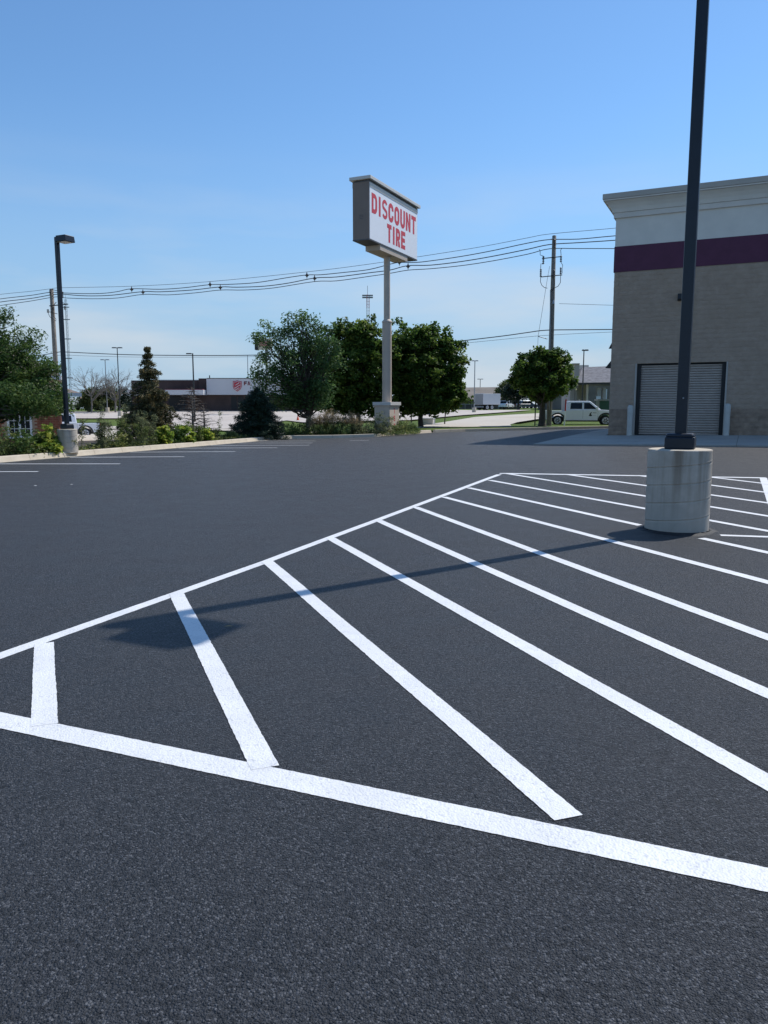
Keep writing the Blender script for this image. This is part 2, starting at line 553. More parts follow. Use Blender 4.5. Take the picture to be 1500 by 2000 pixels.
# base sheet that runs to the horizon
gv, gf = [], []
ys = [-60, 0, 20, 30, 36, 40] + list(range(44, 160, 4)) + [170, 185, 200, 230, 260, 300, 400, 600, 1000, 1800, 3000]
NX = 81
for y in ys:
    half = 90 + max(y, 0) * 1.1
    for k in range(NX):
        x = -half + 2 * half * k / (NX - 1)
        gv.append((x, y, T(x, y) - .09))
for j in range(len(ys) - 1):
    for k in range(NX - 1):
        a = j * NX + k
        gf.append((a, a + 1, a + NX + 1, a + NX))
gm = MB(); gm.add(gv, gf, True)
tag(gm.build('ground', M['grass']), kind='structure')

def offset_path(path, d):
    out = []
    for i, p in enumerate(path):
        a, b = Vector(path[max(i - 1, 0)]), Vector(path[min(i + 1, len(path) - 1)])
        t = (b - a).normalized(); n = Vector((-t.y, t.x))
        out.append((p[0] + n.x * d, p[1] + n.y * d))
    return out
# kerb along the left and far edge, in cast lengths with joints between them
def densify(path, step):
    out = []
    for p, q in zip(path, path[1:]):
        n = max(1, round(math.hypot(q[0] - p[0], q[1] - p[1]) / step))
        out += [(p[0] + (q[0] - p[0]) * k / n, p[1] + (q[1] - p[1]) * k / n) for k in range(n)]
    return out + [path[-1]]
KP = densify(KERB_A[1:], 1.5)
kerb_root = tag(empty('kerb', (0, 0, 0)), kind='structure')
PROF = [(0.0, .012), (.28, .0), (.33, .13), (.36, .15), (.48, .15), (.50, .13), (.50, -.10), (0.0, -.10)]
PROF_FAR = [(0.0, .0), (.03, .15), (.05, .165), (.16, .165), (.18, .15), (.18, -.10), (0.0, -.10)]
o_in = {d: offset_path(KP, d) for d, _ in PROF + PROF_FAR}
for i in range(len(KP) - 1):
    PR = PROF if KP[i][1] < 37.8 or (40.1 < KP[i][1] < 44.6) else PROF_FAR
    m = MB()
    ring = []
    for e in (0, 1):
        for d, z in PR:
            p, q = Vector(o_in[d][i]), Vector(o_in[d][i + 1])
            w = p.lerp(q, .004 if e == 0 else .996)
            ring.append((w.x, w.y, T(w.x, w.y) + z))
    n = len(PR)
    m.add(ring, [tuple(range(n)), tuple(range(2 * n - 1, n - 1, -1))] + [(k, (k + 1) % n, n + (k + 1) % n, n + k) for k in range(n)])
    m.build('kerb_stone', M['kerb_concrete'], kerb_root)

# planting bed behind the kerb
kb = offset_path(KERB_A[1:13], .46)
bed = kb + [(2.6, 47.5), (-1.5, 46.0), (-7, 44), (-11, 38), (-15.5, 30), (-19, 20), (-21, 13.5)]
drape('planting_bed', bed, M['soil'], .09, 1.5)
# concrete drive between bed and brick house
drape('driveway', [(-18.8, 21), (-15.2, 30), (-10.9, 38), (-6.9, 44.1), (-8.5, 60), (-21, 90), (-46, 90), (-40, 60), (-24, 40)], M['road_concrete'], -.05, 3)
# grass strips and roads beyond
gp = lambda L: [on_ground(*p) for p in L]
drape('grass_verge', [(2.9, 45.7), (4.7, 46.95), (11.4, 50.1), (17.5, 52.8), (26, 56), (30, 70), (12, 64), (2, 53.5), (-1.4, 46.2), (2.5, 47.4)], M['grass'], .10, 2.0)
drape('road', gp([(800, 839.5), (852, 829.5), (928, 816.5), (996, 812), (1056, 808.5), (1150, 806), (1150, 812), (1056, 820), (1010, 827.5), (996, 832), (1000, 836.3), (860, 838.2)]), M['road_concrete'], .13, 3)
drape('far_parking_lot', gp([(40, 806), (250, 803), (560, 801.5), (905, 801.3), (1040, 801.2), (905, 811.5), (800, 821.5), (700, 823), (560, 822), (445, 838), (330, 838), (250, 818), (40, 818)]), M['far_lot_concrete'], .06, 4)
drape('path', gp([(150, 838.5), (330, 838.5), (445, 842), (620, 846), (620, 843), (445, 838.4), (330, 833), (150, 833)]), M['road_concrete'], .05, 3)
drape('far_road', gp([(905, 796.7), (1090, 796.5), (1090, 794.9), (905, 795.4)]), M['far_lot_concrete'], .05, 6)

# apron in front of the shop: poured slabs
apron = tag(empty('apron', (0, 0, 0)), kind='structure')
def slab(x0, x1, y0, y1):
    m = MB()
    g = .006
    n = 3
    top = []
    for j in range(n + 1):
        for i in range(n + 1):
            p = shop(x0 + g + (x1 - x0 - 2 * g) * i / n, y0 + g + (y1 - y0 - 2 * g) * j / n)
            top.append((p[0], p[1], T(*p) + .055))
    k = len(top)
    bot = [(a, b, c - .2) for a, b, c in top]
    fs = []
    N = n + 1
    for j in range(n):
        for i in range(n): fs.append((j * N + i, j * N + i + 1, (j + 1) * N + i + 1, (j + 1) * N + i))
    per = [i for i in range(N)] + [j * N + n for j in range(1, N)] + [n * N + i for i in range(n - 1, -1, -1)] + [j * N for j in range(n - 1, 0, -1)]
    for a, b in zip(per, per[1:] + per[:1]): fs.append((b, a, a + k, b + k))
    m.add(top + bot, fs)
    m.build('slab', M['apron_concrete'], apron)
for i in range(7):
    for j in range(2): slab(-1.6 + 3.6 * i, -1.6 + 3.6 * (i + 1), -7.4 + 3.66 * j, -7.4 + 3.66 * (j + 1))
for j in range(4): slab(-1.6, -.06, .08 + 4 * j, .08 + 4 * (j + 1))

# ------------------------------------------------------------------ painted lines
def line(a, b, w, w2=None, z=.0016):
    """one sprayed line with slightly ragged edges"""
    a, b = Vector(a), Vector(b)
    L = (b - a).length
    d = (b - a) / L; nrm = Vector((-d.y, d.x))
    n = max(2, int(L / .02))
    w2 = w2 or w
    vs, fs = [], []
    wob = 0
    for i in range(n + 1):
        t = i / n
        p = a.lerp(b, t)
        wob = wob * .985 + random.gauss(0, .0003)
        for s in (-1, 1):
            q = p + nrm * (s * (w + (w2 - w) * t) / 2 + wob + random.gauss(0, .0009)) + d * (random.gauss(0, .003) if i in (0, n) else 0)
            vs.append((q.x, q.y, T(q.x, q.y) + z))
    for i in range(n): fs.append((2 * i, 2 * i + 2, 2 * i + 3, 2 * i + 1))
    m = MB(); m.add(vs, fs)
    o = m.build('painted_line', M['line_paint'], parking_lot, recalc=False)
    for p in o.data.polygons:
        if p.normal.z < 0: p.flip()
    return o
EDGE = [(-2.62, 3.87), (-2.34, 4.52), (-1.73, 6.02), (-1.20, 7.37), (-.66, 8.86), (.98, 13.12), (2.76, 17.9)]
for i, (p, q) in enumerate(zip(EDGE, EDGE[1:])):
    pass
line(EDGE[0], EDGE[3], .105, .10); line((-1.1995, 7.3715), EDGE[6], .10, .12)
line((-2.55, 3.84), (6.5, .12), .145, .14, .0026)                                # near edge
stripes = [((-2.19, 4.79), (-1.62, 3.50)), ((-1.70, 6.14), (-.50, 3.06)), ((-1.155, 7.46), (.68, 2.66)),
           ((-.62, 8.83), (1.86, 2.1)), ((-.08, 10.28), (2.75, 1.75)), ((.48, 11.68), (3.6, 1.42)), ((1.02, 13.05), (4.75, 2.6)),
           ]
for i, (p, q) in enumerate(stripes): line(p, q, .115, .12, .0036)
line((1.61, 14.6), (3.32, 9.82), .12, None, .0036); line((3.70, 8.83), (5.4, 4.2), .115, None, .0036)
line((2.23, 16.14), (4.80, 9.2), .13, .115, .0036)
line((2.86, 17.82), (5.52, 10.35), .13, .12, .0036)
line((4.18, 17.62), (6.28, 11.85), .14, .125, .0036)
line((5.72, 17.35), (6.98, 13.5), .14, .13, .0036)
line((7.16, 17.0), (7.74, 15.2), .14, .13, .0036)
line((2.70, 17.9), (8.34, 16.7), .22, .22, .0026)                                # far edge
line((8.28, 16.72), (4.85, 9.2), .145, .145, .0016)                              # right edge
line((4.02, 9.05), (6.8, 8.42), .11, None, .0026)
# stalls along the left kerb
stall = [(-9.1, 15.6), (-8.31, 18.42), (-7.22, 21.01), (-6.28, 24.17), (-5.23, 27.07), (-4.12, 29.7), (-2.92, 31.8), (-1.81, 33.99), (-.70, 36.1)]
kl = [(-12.55, 15.6), (-11.7, 18.3), (-10.82, 21.0), (-9.75, 23.85), (-8.8, 26.7), (-7.85, 29.4), (-7.1, 31.6), (-6.4, 33.8), (-5.75, 35.9)]
for p, q in zip(stall, kl): line(p, q, .12)

# ------------------------------------------------------------------ parking-lot lamps
def pedestal(root, rad, h):
    """cast in a spiral paper tube: the helical seam stays in the concrete"""
    n, rows = 112, 150
    V = np.zeros((rows + 1, n, 3)); th = np.linspace(0, 2 * np.pi, n, endpoint=False)
    pitch = .222 * rad / .385
    for j in range(rows + 1):
        z = h * j / rows
        ph = ((z - pitch * th / (2 * np.pi)) / pitch) % 1.0
        d = np.minimum(ph, 1 - ph) * pitch
        r = rad - .011 * np.exp(-(d / .0075) ** 2) + .0035 * np.where(ph < .5, np.exp(-((d - .012) / .008) ** 2), 0)
        r = r + .0015 * np.sin(3 * th + z * 5)
        if j == 0: r = r + .02
        if j == rows: r = r - .012 + .006 * np.sin(7 * th) * (np.sin(2.3 * th) > .2)
        V[j] = np.stack([r * np.cos(th), r * np.sin(th), np.full(n, z)], 1)
    idx = np.arange((rows + 1) * n).reshape(rows + 1, n)
    F = np.stack([idx[:-1], np.roll(idx[:-1], -1, 1), np.roll(idx[1:], -1, 1), idx[1:]], -1).reshape(-1, 4)
    o = np_obj('pedestal', V.reshape(-1, 3), F, M['pedestal_concrete'], root, smooth=True)
    m = MB(); top = [tuple(p) for p in V[-1]]
    inner = [(p[0] * .93, p[1] * .93, h + .006) for p in top]
    m.add(top + inner, [(i, (i + 1) % n, n + (i + 1) % n, n + i) for i in range(n)])
    m.add(inner, [tuple(range(n))])
    m.build('pedestal_top', M['kerb_concrete'], o)
    return o
def lamp(loc, rad, ph, z_top, w, head, label):
    t = tag(empty('parking_lamp', loc, R(-25.2)), label, 'lamp post', 'lamp posts on round concrete pedestals')
    pedestal(t, rad, ph)
    k = w / .127
    b = MB(); c = .165 * k
    b.box(-c, c, -c, c, ph + .004, ph + .15 * k)
    b.frustum((-c, c, -c, c), ph + .15 * k + .0005, (-c * .86, c * .86, -c * .86, c * .86), ph + .19 * k)
    b.build('base_cover', M['bronze_steel'], t, bevel=.018 * k)
    h = w / 2
    p = MB(); p.box(-h, h, -h, h, ph + .16 * k, z_top)
    p.build('pole', M['bronze_steel'], t, bevel=.014)
    s = MB(); s.lathe([(.011, 0), (.011, .006), (.006, .010)], 10)
    so = s.build('bolt', M['galvanised'], t); so.rotation_euler = (R(90), 0, 0); so.location = (.012, -h - .0005, ph + .62)
    a = MB(); a.box(h + .001, h + .10 * head, -.05 * head, .05 * head, z_top - .22 * head, z_top - .06 * head)
    a.build('arm', M['bronze_steel'], t)
    x0 = h + .101 * head
    hd = MB()
    hd.frustum((x0, x0 + .60 * head, -.27 * head, .27 * head), z_top - .26 * head, (x0 + .02, x0 + .57 * head, -.25 * head, .25 * head), z_top + .0)
    ho = hd.build('lamp_head', M['bronze_steel'], t, bevel=.012)
    ln = MB(); ln.box(x0 + .05 * head, x0 + .55 * head, -.22 * head, .22 * head, z_top - .272 * head, z_top - .262 * head)
    ln.build('lens', M['lamp_lens'], ho)
    return t
lamp((3.64, 9.46, 0), .376, 1.005, 9.3, .132, 1.0, 'tall dark lamp post on the big round concrete pedestal amid white striping')
pl = at(133.5, 880, 24.6)
lamp((pl.x, 24.6, .11), .30, .74, at(112, 463, 24.6).z - .11, .115, .72, 'dark lamp post with square head on pedestal in the weeds by the left kerb')
# broken asphalt lip at the foot of the near pedestal
lip = MB()
ring = []
for k in range(60):
    a = 2 * math.pi * k / 60
    r1 = .415 + .03 * math.sin(3 * a + 1) + random.uniform(-.018, .022)
    ring.append(((.385 * math.cos(a), .385 * math.sin(a), .022), (r1 * math.cos(a), r1 * math.sin(a), .012), ((r1 + .05) * math.cos(a), (r1 + .05) * math.sin(a), -.004)))
lip.add([p for r in ring for p in r], [(3 * i + j, 3 * ((i + 1) % 60) + j, 3 * ((i + 1) % 60) + j + 1, 3 * i + j + 1) for i in range(60) for j in range(2)])
plain('tar', (.014, .014, .016), .7, var=.3, scale=20, bump=.8, bscale=80, bdist=.01)
lo = lip.build('asphalt_patch', M['tar']); lo.location = (3.64, 9.46, .004); tag(lo, kind='structure')

# ------------------------------------------------------------------ letters
def ribbon(m, path, w, closed=False):
    P = [Vector(p) for p in path]; n = len(P)
    L, Rr = [], []
    for i, p in enumerate(P):
        a = P[i - 1] if (i > 0 or closed) else None
        b = P[(i + 1) % n] if (i < n - 1 or closed) else None
        d1 = (p - a).normalized() if a is not None else None
        d2 = (b - p).normalized() if b is not None else None
        d1 = d1 or d2; d2 = d2 or d1
        n1, n2 = Vector((-d1.y, d1.x)), Vector((-d2.y, d2.x))
        mi = (n1 + n2).normalized(); s = w / 2 / max(.35, mi.dot(n1))
        L.append(p + mi * s); Rr.append(p - mi * s)
    vs = [(q.x, 0, q.y) for q in L] + [(q.x, 0, q.y) for q in Rr]
    k = n if closed else n - 1
    m.add(vs, [(i, (i + 1) % n, n + (i + 1) % n, n + i) for i in range(k)])
def arc(cx, cy, rx, ry, a0, a1, n=7):
    return [(cx + rx * math.cos(R(a0 + (a1 - a0) * i / n)), cy + ry * math.sin(R(a0 + (a1 - a0) * i / n))) for i in range(n + 1)]
def glyph(ch, W, H, s):
    """bold condensed letter, W x H, stroke s, in the local x-z plane"""
    m = MB(); h = s / 2; rect = lambda a, b, c, d: m.add([(a, 0, c), (b, 0, c), (b, 0, d), (a, 0, d)], [(0, 1, 2, 3)])
    rx = (W - s) / 2; ry = min(rx * 1.15, H * .22); cx = W / 2
    if ch == 'I' or ch == '1':
        rect((W - s) / 2, (W + s) / 2, 0, H)
        if ch == '1': m.add([((W - s) / 2 - .001, 0, H), ((W - s) / 2 - .001, 0, H - s * 1.3), (0, 0, H - s * 1.6), (0, 0, H - s * 1.1)], [(0, 1, 2, 3)])
    elif ch == 'T': rect(0, W, H - s, H); rect((W - s) / 2, (W + s) / 2, 0, H - s)
    elif ch == 'E':
        rect(0, s, 0, H); rect(s, W, 0, s); rect(s, W, H - s, H); rect(s, W * .92, (H - s) / 2, (H + s) / 2)
    elif ch == 'F': rect(0, s, 0, H); rect(s, W, H - s, H); rect(s, W * .9, (H - s) / 2, (H + s) / 2)
    elif ch in 'O0': ribbon(m, arc(cx, H - h - ry, rx, ry, 180, 0, 12) + arc(cx, h + ry, rx, ry, 0, -180, 12), s, True)
    elif ch == 'C': ribbon(m, [(W - h, H * .62)] + arc(cx, H - h - ry, rx, ry, 0, 180, 12) + arc(cx, h + ry, rx, ry, 180, 360, 12) + [(W - h, H * .38)], s)
    elif ch == 'U': ribbon(m, [(h, H)] + arc(cx, h + ry, rx, ry, 180, 360, 12) + [(W - h, H)], s)
    elif ch == 'S':
        r2 = (H - s) / 4
        s = s * .8; h = s / 2; rx = (W - s) / 2; r2 = (H - s) / 4
        ribbon(m, arc(cx, H - h - r2 * 1.04, rx, r2 * 1.04, 22, 215, 12) + arc(cx, h + r2 * 1.04, rx, r2 * 1.04, 35, -158, 12), s)
    elif ch == '5':
        ribbon(m, [(W, H - h), (h, H - h), (h, H * .56), (cx, H * .60)] + arc(cx, h + H * .26, rx, H * .26, 60, -150, 10), s)
    elif ch == 'D': ribbon(m, [(h, h), (h, H - h)] + arc(W - h - rx, H - h - ry, rx, ry, 90, 0, 6) + arc(W - h - rx, h + ry, rx, ry, 0, -90, 6), s, True)
    elif ch == 'N':
        rect(0, s, 0, H); rect(W - s, W, 0, H)
        m.add([(s, 0, H), (s, 0, H - s * 1.9), (W - s, 0, 0), (W - s, 0, s * 1.9)], [(0, 1, 2, 3)])
    elif ch == 'R':
        yb = H * .45
        ribbon(m, [(h, yb), (h, H - h)] + arc(W - h - rx, H - h - ry * .8, rx, ry * .8, 90, 0, 6) + arc(W - h - rx, yb + ry * .8, rx, ry * .8, 0, -90, 6), s, True)
        rect(0, s, 0, yb - h); m.add([(W * .48, 0, yb - h), (W * .48 + s, 0, yb - h), (W, 0, 0), (W - s * 1.15, 0, 0)], [(0, 1, 2, 3)])
    elif ch == 'A':
        m.add([(0, 0, 0), (s, 0, 0), (W / 2 + s * .2, 0, H), (W / 2 - s * .5, 0, H)], [(0, 1, 2, 3)])
        m.add([(W - s, 0, 0), (W, 0, 0), (W / 2 + s * .5, 0, H), (W / 2 + s * .21, 0, H)], [(0, 1, 2, 3)])
    return m
def write(txt, parent, x0, x1, z, H, y, mat, stroke, gap, place):
    wts = [.55 if c in 'I1' else 1 for c in txt]
    W = (x1 - x0 - gap * (len(txt) - 1)) / sum(wts)
    x = x0
    for c, k in zip(txt, wts):
        o = glyph(c, W * k, H, stroke).build('letter' if c.isalpha() else 'digit', mat, parent, recalc=False)
        place(o, x, y, z)
        x += W * k + gap

# ------------------------------------------------------------------ pylon sign
sx, sy = .16, 42.6
sz = T(sx, sy) + .1
sign = tag(empty('pylon_sign', (sx, sy, sz), R(-25.2)), 'tall roadside pylon sign with white face, red lettering and tan column', 'sign')
bs = MB(); bs.box(-.455, .455, -.62, .62, -.1, 1.52)
base = bs.build('base', M['sign_stucco'], sign)
bs = MB(); bs.box(-.54, .54, -.70, .70, 1.522, 1.70)
bs.build('base_cap', M['sign_cap'], sign, bevel=.01)
bs = MB(); bs.box(-.478, .478, -.643, .643, 1.44, 1.52)
bs.build('trim', M['sign_stucco'], base)
z_a, z_b = at(755, 630, 42.6).z - sz, at(755, 497, 42.6).z - sz
cp = MB(); cp.lathe([(.255, 1.70), (.255, z_a)], 28)
cp.build('lower_column', M['sign_tan'], sign)
cp = MB(); cp.lathe([(.275, z_a + .001), (.275, z_a + .05), (.21, z_a + .12), (.176, z_a + .16)], 28)
cp.build('collar', M['sign_tan'], sign)
zc0 = at(722, 467.5, 39.6).z - sz
zc1 = at(722, 349.5, 39.6).z - sz - .05
cp = MB(); cp.lathe([(.172, z_a + .06), (.172, zc0 - .2)], 24)
cp.build('upper_column', M['sign_tan'], sign)
HT, HL = .45, 3.08
cb = MB(); cb.box(-HT, HT, -HL, HL, zc0, zc1)
cab = cb.build('cabinet', M['cabinet_brown'], sign)
for zz in (zc0, zc1 - .04):
    e = MB(); e.box(-HT - .012, HT + .012, -HL - .012, HL + .012, zz - .001, zz + .045); e.build('edge_trim', M['sign_dark_trim'], cab)
cb = MB(); cb.box(-HT - .13, HT + .15, -HL - .13, HL + .13, zc1 + .05, zc1 + .21)
cb.build('top_cap', M['sign_cap'], sign, bevel=.015)
cb = MB(); cb.box(-HT + .04, HT - .02, -1.75, 1.75, zc0 - .26, zc0 - .002)
cb.build('lower_box', M['sign_tan'], sign)
vn = MB()
for k in range(3): vn.box(-.10, .12, -HL - .010, -HL - .003, zc1 - 1.62 - .05 * k * 1.6, zc1 - 1.60 - .05 * k * 1.6)
vn.build('vent', M['sign_dark_trim'], cab)
for side in (1, -1):
    fm = MB(); fm.box(min(side * HT, side * (HT + .02)), max(side * HT, side * (HT + .02)), -HL + .05, HL - .05, zc0 + .06, zc1 - .06)
    face = fm.build('sign_face', M['sign_white'], sign)
    rl = MB(); rl.box(side * (HT + .03) - .008, side * (HT + .03) + .012, -HL + .04, HL - .04, zc1 - .27, zc1 - .07)
    rl.build('retainer', M['eifs_cornice'], face)
    def place(o, x, y, z, s=side):
        o.location = (s * (HT + .024), s * x, z); o.rotation_euler = (0, 0, R(90) * s)
    write('DISCOUNT', face, -HL + .26, HL - .26, zc0 + 1.34, .96, 0, M['sign_red'], .215, .12, place)
    write('TIRE', face, -1.0, 1.35, zc0 + .28, .92, 0, M['sign_red'], .215, .12, place)
for i, ch in enumerate('150'):
    o = glyph(ch, .19, .30, .055).build('digit', M['sign_red'], base, recalc=False)
    o.location = (.459, -.10, 1.08 - .42 * i); o.rotation_euler = (0, 0, R(90))

# ------------------------------------------------------------------ the tyre shop
zb = T(*C0) + .05
shop_b = tag(empty('shop_building', (C0[0], C0[1], zb), R(-25.2)), 'big block-walled shop with purple band, pale cornice and grey roll-up door', 'building')
def sz_at(px, py, ox=0, oy=0):
    """height on the shop's wall plane above its base"""
    r = ray(px, py)
    nx, ny = -VX, -VY
    t = ((C0[0] + VX * oy) * nx + (C0[1] + VY * oy) * ny) / (r.x * nx + r.y * ny)
    p = r * t
    return (p.x - C0[0]) * UX + (p.y - C0[1]) * UY, CAM_H + p.z - zb
DX0, _ = sz_at(1241, 780); DX1, _ = sz_at(1415, 780)
_, DH = sz_at(1330, 708)
_, ZB0 = sz_at(1200, 532); _, ZB1 = sz_at(1200, 482)
_, ZW = sz_at(1200, 426)
_, ZT = sz_at(1172, 380, oy=-.5)
WL, WD = 24.0, 18.0
# body behind the facing: piers, header and upper wall
wm = MB()
wm.box(.10, DX0, .10, .5, -.3, ZB0); wm.box(DX1, WL, .10, .5, -.3, ZB0)
wm.box(DX0, DX1, .10, .5, DH, ZB0 - .0005)
wm.box(.10, .5, .5, WD, -.3, ZB0); wm.box(WL - .4, WL, .5, WD, -.3, ZB0); wm.box(.5, WL - .4, WD - .4, WD, -.3, ZB0)
wm.build('wall', M['mortar'], shop_b)
um = MB(); um.box(.035, WL, .035, WD, ZB1, ZW + .02)
um.build('upper_wall', M['eifs_grey'], shop_b)
um = MB(); um.box(.012, WL, .012, WD, ZB0 + .004, ZB1 - .002)
um.build('purple_band', M['stripe_purple'], shop_b)
# split-face blocks
blk, blk2 = MB(), MB()
course = .2032
nz = int(ZB0 / course) + 1
def add_block(m, x0, x1, z0, z1, side):
    rj = random.random
    d = [.0 + random.uniform(0, .011) for _ in range(5)]
    g = .0012
    if side == 'front':
        f = lambda x, o, z: (x, .04 - o, z)
        xs0, xs1 = x0 + g, x1 - g
        back = .12
        vs = [f(xs0, d[0], z0 + g), f(xs1, d[1], z0 + g), f(xs1, d[2], z1 - g), f(xs0, d[3], z1 - g), f((xs0 + xs1) / 2 + random.uniform(-.08, .08), d[4] + .012, (z0 + z1) / 2),
              (xs0, back, z0 + g), (xs1, back, z0 + g), (xs1, back, z1 - g), (xs0, back, z1 - g)]
    else:
        f = lambda y, o, z: (.04 - o, y, z)
        ys0, ys1 = x0 + g, x1 - g
        back = .12
        vs = [f(ys1, d[0], z0 + g), f(ys0, d[1], z0 + g), f(ys0, d[2], z1 - g), f(ys1, d[3], z1 - g), f((ys0 + ys1) / 2, d[4] + .012, (z0 + z1) / 2),
              (back, ys1, z0 + g), (back, ys0, z0 + g), (back, ys0, z1 - g), (back, ys1, z1 - g)]
    m.add(vs, [(0, 1, 4), (1, 2, 4), (2, 3, 4), (3, 0, 4), (0, 5, 6, 1), (1, 6, 7, 2), (2, 7, 8, 3), (3, 8, 5, 0)])
ZS = 1.12                                       # smooth darker courses at the foot
for j in range(nz):
    z0 = j * course; z1 = min(z0 + course, ZB0)
    if z1 - z0 < .03: continue
    x = .05 - (.2 if j % 2 else 0)
    while x < WL:
        a, b = max(x, .05), min(x + .406, WL)
        x += .406
        if z0 < DH - .02:
            if a < DX1 + .07 and b > DX0 - .07:
                if a < DX0 - .07: b = DX0 - .07
                elif b > DX1 + .07: a = DX1 + .07
                else: continue
        if b - a < .03: continue
        add_block(blk2 if z0 < ZS - .1 else blk, a, b, z0, z1, 'front')
    y = .13 + (.2 if j % 2 else 0)
    while y < WD:
        add_block(blk2 if z0 < ZS - .1 else blk, y, min(y + .406, WD), z0, z1, 'side'); y += .406
tag(blk.build('block_facing', M['split_block'], shop_b, recalc=False), kind='stuff')
tag(blk2.build('base_course_facing', M['smooth_block'], shop_b, recalc=False), kind='stuff')
# cornice: neck, flared cove, fascia, coping
def cornice_ring(prof, name, mat, parent, bevel=0):
    m = MB(); vs = []
    for o, z in prof: vs += [(-o, -o, z), (WL + o, -o, z), (WL + o, WD + o, z), (-o, WD + o, z)]
    n = len(prof)
    m.add(vs, [(4 * i + k, 4 * i + (k + 1) % 4, 4 * (i + 1) + (k + 1) % 4, 4 * (i + 1) + k) for i in range(n - 1) for k in range(4)])
    return m.build(name, mat, parent, bevel=bevel)
hC = ZT - ZW
cor = empty('cornice', (0, 0, 0)); cor.parent = shop_b
cornice_ring([(-.05, ZW - .02), (.05, ZW - .02), (.07, ZW + .20 * hC), (.02, ZW + .205 * hC)], 'neck_moulding', M['eifs_cornice'], cor)
cornice_ring([(.02, ZW + .207 * hC), (.10, ZW + .21 * hC), (.16, ZW + .38 * hC), (.26, ZW + .54 * hC), (.40, ZW + .69 * hC), (.44, ZW + .695 * hC)], 'cove', M['eifs_grey'], cor)
cornice_ring([(.40, ZW + .697 * hC), (.47, ZW + .70 * hC), (.47, ZW + .76 * hC), (.40, ZW + .765 * hC)], 'bead', M['eifs_cornice'], cor)
cornice_ring([(.40, ZW + .767 * hC), (.50, ZW + .77 * hC), (.50, ZT), (.1, ZT + .02)], 'fascia', M['eifs_fascia'], cor)
rm = MB(); rm.add([(-.1, -.1, ZT + .018), (WL + .1, -.1, ZT + .018), (WL + .1, WD + .1, ZT + .018), (-.1, WD + .1, ZT + .018)], [(0, 1, 2, 3)])
rm.build('roof', M['roof_membrane'], shop_b)
# roll-up door
door = empty('roll_up_door', (0, 0, 0)); door.parent = shop_b
cu = MB(); nsl = 29; vs = []; prof = []
for k in range(nsl):
    z0 = .04 + (DH - .10) * k / nsl; dz = (DH - .10) / nsl
    prof += [(.075, z0), (-.004, z0 + dz * .05), (-.022, z0 + dz * .22), (-.034, z0 + dz * .45), (-.034, z0 + dz * .76), (.0, z0 + dz * .80), (.075, z0 + dz * .82)]
for d, z in prof: vs += [(DX0 + .12, .30 + d, z), (DX1 - .12, .30 + d, z)]
cu.add(vs, [(2 * i, 2 * i + 1, 2 * i + 3, 2 * i + 2) for i in range(len(prof) - 1)])
cu.build('slat_curtain', M['door_grey'], door, recalc=False)
fr = MB()
fr.box(DX0 - .003, DX0 + .17, .16, .28, 0, DH - .05); fr.build('guide_rail', M['frame_black'], door)
fr = MB(); fr.box(DX1 - .17, DX1 + .003, .16, .28, 0, DH - .05); fr.build('guide_rail', M['frame_black'], door)
fr = MB(); fr.box(DX0 - .003, DX1 + .003, .14, .29, DH - .048, DH - .004); fr.build('head_frame', M['frame_black'], door)
fr = MB(); fr.box(DX0 + .12, DX1 - .12, .27, .33, 0, .055); fr.build('bottom_bar', M['frame_black'], door)
for xx, nm in ((DX0 - .068, 'jamb'), (DX1 - .002, 'jamb')):
    jm = MB(); jm.box(xx, xx + .07, .02, .16, 0, DH); jm.build(nm, M['eifs_fascia'], door)
bk = MB(); bk.box(DX0 + .1, DX1 - .1, .44, .48, 0, DH); bk.build('door_backing', M['frame_black'], door)
# wall-pack lights
def wallpack(x, z, side):
    m = MB()
    if side == 'front': m.add([(x, .02, z), (x + .34, .02, z), (x + .34, .02, z + .30), (x, .02, z + .30), (x + .02, -.22, z + .06), (x + .32, -.22, z + .06), (x + .32, -.14, z + .30), (x + .02, -.14, z + .30)],
                              [(0, 1, 2, 3), (4, 5, 6, 7), (0, 1, 5, 4), (1, 2, 6, 5), (2, 3, 7, 6), (3, 0, 4, 7)])
    else: m.add([(.02, x, z), (.02, x + .34, z), (.02, x + .34, z + .34), (.02, x, z + .34), (-.30, x + .02, z + .02), (-.30, x + .32, z + .02), (-.05, x + .32, z + .34), (-.05, x + .02, z + .34)],
                [(0, 1, 2, 3), (4, 5, 6, 7), (0, 1, 5, 4), (1, 2, 6, 5), (2, 3, 7, 6), (3, 0, 4, 7)])
    m.build('wall_light', M['plastic_black'], shop_b, bevel=.01)
wx, wz = sz_at(1323, 588); wallpack(wx, wz, 'front')
_, wz = sz_at(1187, 718); wallpack(.6, wz, 'side')
_, wz = sz_at(1188, 680)
m = MB(); m.add([(.03, .3, wz), (.03, .42, wz), (.03, .42, wz + .30), (.03, .3, wz + .30), (-.12, .3, wz), (-.12, .42, wz)], [(0, 1, 2, 3), (0, 4, 5, 1), (4, 3, 2, 5), (0, 3, 4), (1, 5, 2)])
m.build('wall_bracket', M['plastic_black'], shop_b)
# bollards
for px, lab in ((1229.5, 'grey steel bollard left of the roll-up door'), (1418.5, 'grey steel bollard right of the roll-up door')):
    bx, _ = sz_at(px, 840, oy=-.35)
    p = shop(bx, -.35)
    t = tag(empty('bollard', (p[0], p[1], T(*p) + .05)), lab, 'bollard', 'bollards beside the roll-up door')
    b = MB(); b.lathe([(.125, 0), (.125, 1.0)], 20); b.build('post', M['bollard_grey'], t)
    b = MB(); b.lathe([(.133, 1.003), (.133, 1.26), (.118, 1.33), (.07, 1.37), (.02, 1.38)], 20); b.build('cap', M['bollard_grey'], t)

